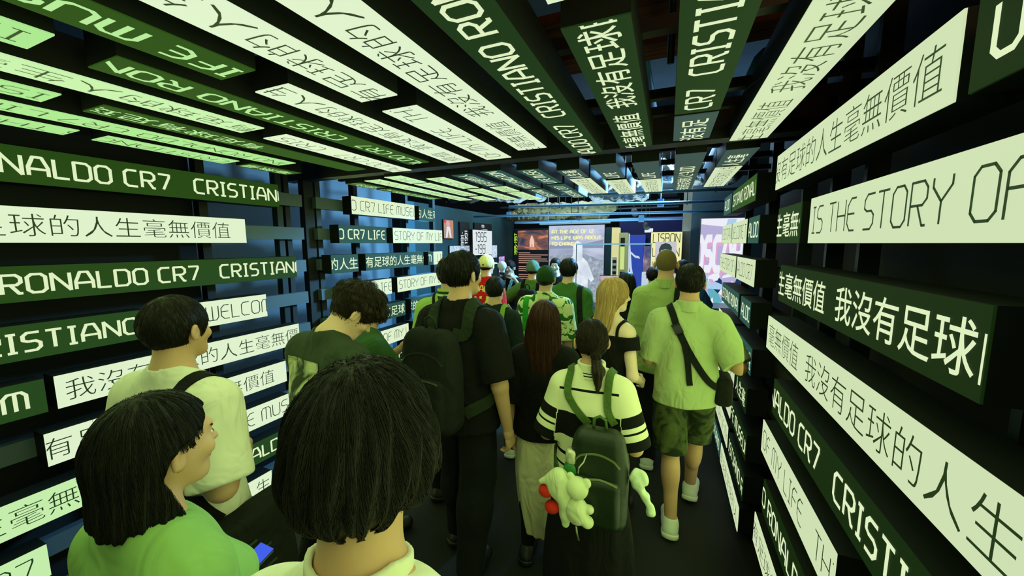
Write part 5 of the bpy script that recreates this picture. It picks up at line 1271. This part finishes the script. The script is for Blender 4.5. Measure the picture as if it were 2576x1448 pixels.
t = p.item('tied_bag', 'crumpled pale plastic bag tied to backpack right side', 'bag'); o2 = np.array([.255,-.24,1.085])
p.out('bag_knot', lambda q: smin(ell(q, o2, (.036,.03,.042))+.010*wob(q, 5, 1), smin(rc(q, o2+[.0,0,-.035], o2+[.03,0,-.08], .022, .014), rc(q, o2+[.03,0,-.08], o2+[.06,0,-.15], .014, .022), .02)+.006*wob(q, 5, 2), .02), o2-.25, o2+.16, .005, plain('pale_plastic', (206,224,190), .35, 0, .1, 20, .6), t)
# -- blonde woman
p = Person('person with long blonde hair and black off-shoulder top, face in profile', (-.335,2.47,0), -.35, 1.64, 'f', head=(-.78,.05,0), vox=.008, skin_rgb=(240,208,184), arms={1: ((.07,-.05,-.27),(-.03,.20,-.10)), -1: ((-.05,.05,-.27),(.05,.2,.0))})
p.body({1: dict(curl=.6)})
sf = p.shirt_fn(loose=.005, hem=.9, sleeve=.42, sleeve_r=.014, fold=.003)
p.garment('top', lambda q: smax(sf(q), q[2]-1.365+.25*np.clip(.09-np.abs(q[0]),0,.1)*(q[1]>0), .006), cloth('black_top', (15,16,15)), .007)
p.strap(p.root, [(.1,.1,1.34),(.1,.05,1.42),(.1,-.03,1.43),(.1,-.1,1.34)], .02, black_cloth, p.body_sdf, 'top_strap'); p.strap(p.root, [(-.1,.1,1.34),(-.1,.05,1.42),(-.1,-.03,1.43),(-.1,-.1,1.34)], .02, black_cloth, p.body_sdf, 'top_strap')
p.hair(long_fn(p, -.36, .10, .065, .0, .05), blonde_hair, .006, 4500, .30, .0008, .002, grav=1.8, seed=51, steps=14, ext=(0,.05,.3,0), stop=lambda x, y, z: (z < -.40) | ((x/.102)**2+((y-.135)/.107)**2+((z+.115)/.1)**2 < 1)); p.eyes((120,90,60)); p.pants(black_cloth, loose=.03, waist=.96); p.shoes(black_shoe)
# -- woman with black hair beyond
p = Person('person with long black hair and dark striped top, behind the blonde one', (-.36,3.75,0), -.1, 1.585, 'f', vox=.011)
p.body(); p.shirt(pattern_mat('dark_stripes', [(0,(14,18,16)),(.40,(90,120,70)),(.44,(14,18,16)),(.5,(90,120,70)),(.54,(14,18,16))]), pat=lambda q: (q[2]-.8)/.75, fold=.003, sleeve=.95); p.hair(long_fn(p, -.2), black_hair, .009, 400, .2, .0015, .003, grav=1.8, ext=(0,.05,.2,0)); p.pants(dark_trouser); p.shoes(black_shoe)
# -- tall man with buzz cut
p = Person('tall person with buzz cut and pale green shirt, back to the camera', (-.01,3.22,0), 0, 1.82, vox=.009, build=.98, feet={-1: (-.08,-.06,.08), 1: (.1,.1,.08)})
p.body(); p.shirt(cloth('sage_shirt', (158,178,108), .06, .4), loose=.035, fold=.0095, hem=.80, long=True, sleeve_r=.024); p.pants(dark_trouser); p.shoes(white_shoe)
p.hair(p.hair_fn('buzz', t=.004, nape=-.07), hair_mat('buzz_brown', (104,88,52), .8, .2), .006)
p.out('collar', lambda q: smax(smax(np.abs(p.neck(q, .014)+.0)-.007, q[2]-1.512+.25*np.clip(q[1],-.05,.1), .003), 1.45-q[2], .003), (-.13,-.15,1.40), (.13,.13,1.58), .006, cloth('sage_shirt', (158,178,108)))
r = p.item('shoulder_bag', 'wide black bag on right shoulder of the buzz cut person', 'bag'); p.strap(r, [(.1,.14,1.25),(.1,.06,1.45),(.11,-.05,1.46),(.11,-.14,1.3),(.12,-.15,1.1)], .09, black_cloth2, p.shirt_f, 'bag_strap', thick=.012); p.out('bag_body', lambda q: rbox(q, (.14,-.17,1.16), (.07,.05,.17), .03), (.03,-.26,.95), (.25,-.08,1.36), .01, black_cloth2, r)
# -- pale green shirt, camo shorts
p = Person('person in pale shirt, camouflage shorts and white sneakers, beside the right wall', (.135,2.55,0), -.03, 1.735, vox=.008, build=.96, head=(.0,.05,0), feet={-1: (-.045,-.12,.085), 1: (.075,.30,.10)}, arms={1: ((.115,-.12,-.22),(-.08,.22,-.04)), -1: ((-.06,.03,-.27),(.08,.22,.05))})
p.toe = {-1: np.array([-.02,.15,-.055]), 1: np.array([.03,.15,-.07])}
p.body(); p.shirt(cloth('pale_green_shirt', (178,196,138), .05, .4), loose=.02, fold=.0095, hem=.86, sleeve=.95, sleeve_r=.026)
p.pants(two_tone('camo_shorts', (30,40,20), (62,74,40), 9, .42, .52, third=(84,92,52)), hem=.53, loose=.035, name='shorts', waist=.96); p.shoes(white_shoe, plain('sole_white', (222,226,210), .6))
p.hair(p.hair_fn('short', t=.013, nape=-.085), black_hair, .006, 1800, .03, .001, .002, seed=61, stop=p.stop_short(-.085))
p.out('collar', lambda q: smax(smax(np.abs(p.neck(q, .014)+.0)-.008, q[2]-1.512+.25*np.clip(q[1],-.05,.1), .003), 1.455-q[2], .003), (-.13,-.15,1.40), (.13,.13,1.58), .005, cloth('pale_green_shirt', (178,196,138)))
r = p.item('crossbody_bag', 'black crossbody bag with buckled strap on the pale shirt', 'bag')
p.strap(r, [(-.06,.13,1.3),(-.105,.06,1.44),(-.10,-.03,1.47),(-.06,-.13,1.36),(.02,-.16,1.2),(.12,-.14,1.06),(.19,-.04,.98)], .04, black_cloth2, p.shirt_f, 'bag_strap', .003, .006)
p.strap(r, [(-.02,-.16,1.27),(.005,-.17,1.15),(.03,-.17,1.02)], .034, black_cloth2, p.shirt_f, 'loose_strap_end', .008, .004)
p.strap(r, [(-.075,-.12,1.385),(-.045,-.14,1.33)], .05, plain('buckle_black', (14,15,14), .3), p.shirt_f, 'buckle', .009, .012, 8)
p.out('bag_body', lambda q: rbox(q, (.215,.02,.97), (.05,.11,.09), .035), (.12,-.14,.84), (.31,.18,1.1), .009, black_cloth2, r)
# -- gallery visitors beyond
p = Person('person with dark hair in blue shirt holding a camera rig, beyond the pale shirt', (.15,4.25,0), -.1, 1.69, vox=.012, group='visitors in the gallery beyond', arms={1: ((.1,.1,-.2),(-.06,.12,.2)), -1: ((-.08,.1,-.2),(.08,.14,.2))})
p.body({1: dict(curl=.9), -1: dict(curl=.9)}); p.shirt(cloth('deep_blue_shirt', (30,72,130), .1, .2), fold=.003); std(p, black_hair, 'short', 200)
r = p.item('camera', 'dark camera rig with blue microphone, raised beyond the pale shirt', 'camera'); c = (p.wr[1]+p.wr[-1])/2+np.array([0,.08,.1])
p.out('camera_body', lambda q: rbox(q, c, (.075,.05,.05), .012), c-.12, c+.12, .008, plain('camera_black', (20,22,20), .4), r); p.out('microphone', lambda q: rc(q, c+[-.03,-.05,.08], c+[.06,.1,.10], .022, .022), c-.12, c+.2, .008, plain('mic_blue', (40,96,150), .6), r)
p = Person('person with dark hair in black, just left of the buzz cut head', (-.15,4.72,0), .2, 1.58, vox=.012, group='visitors in the gallery beyond')
p.body(); p.shirt(black_cloth, fold=.003); std(p, black_hair, 'short', 200, t=.02)
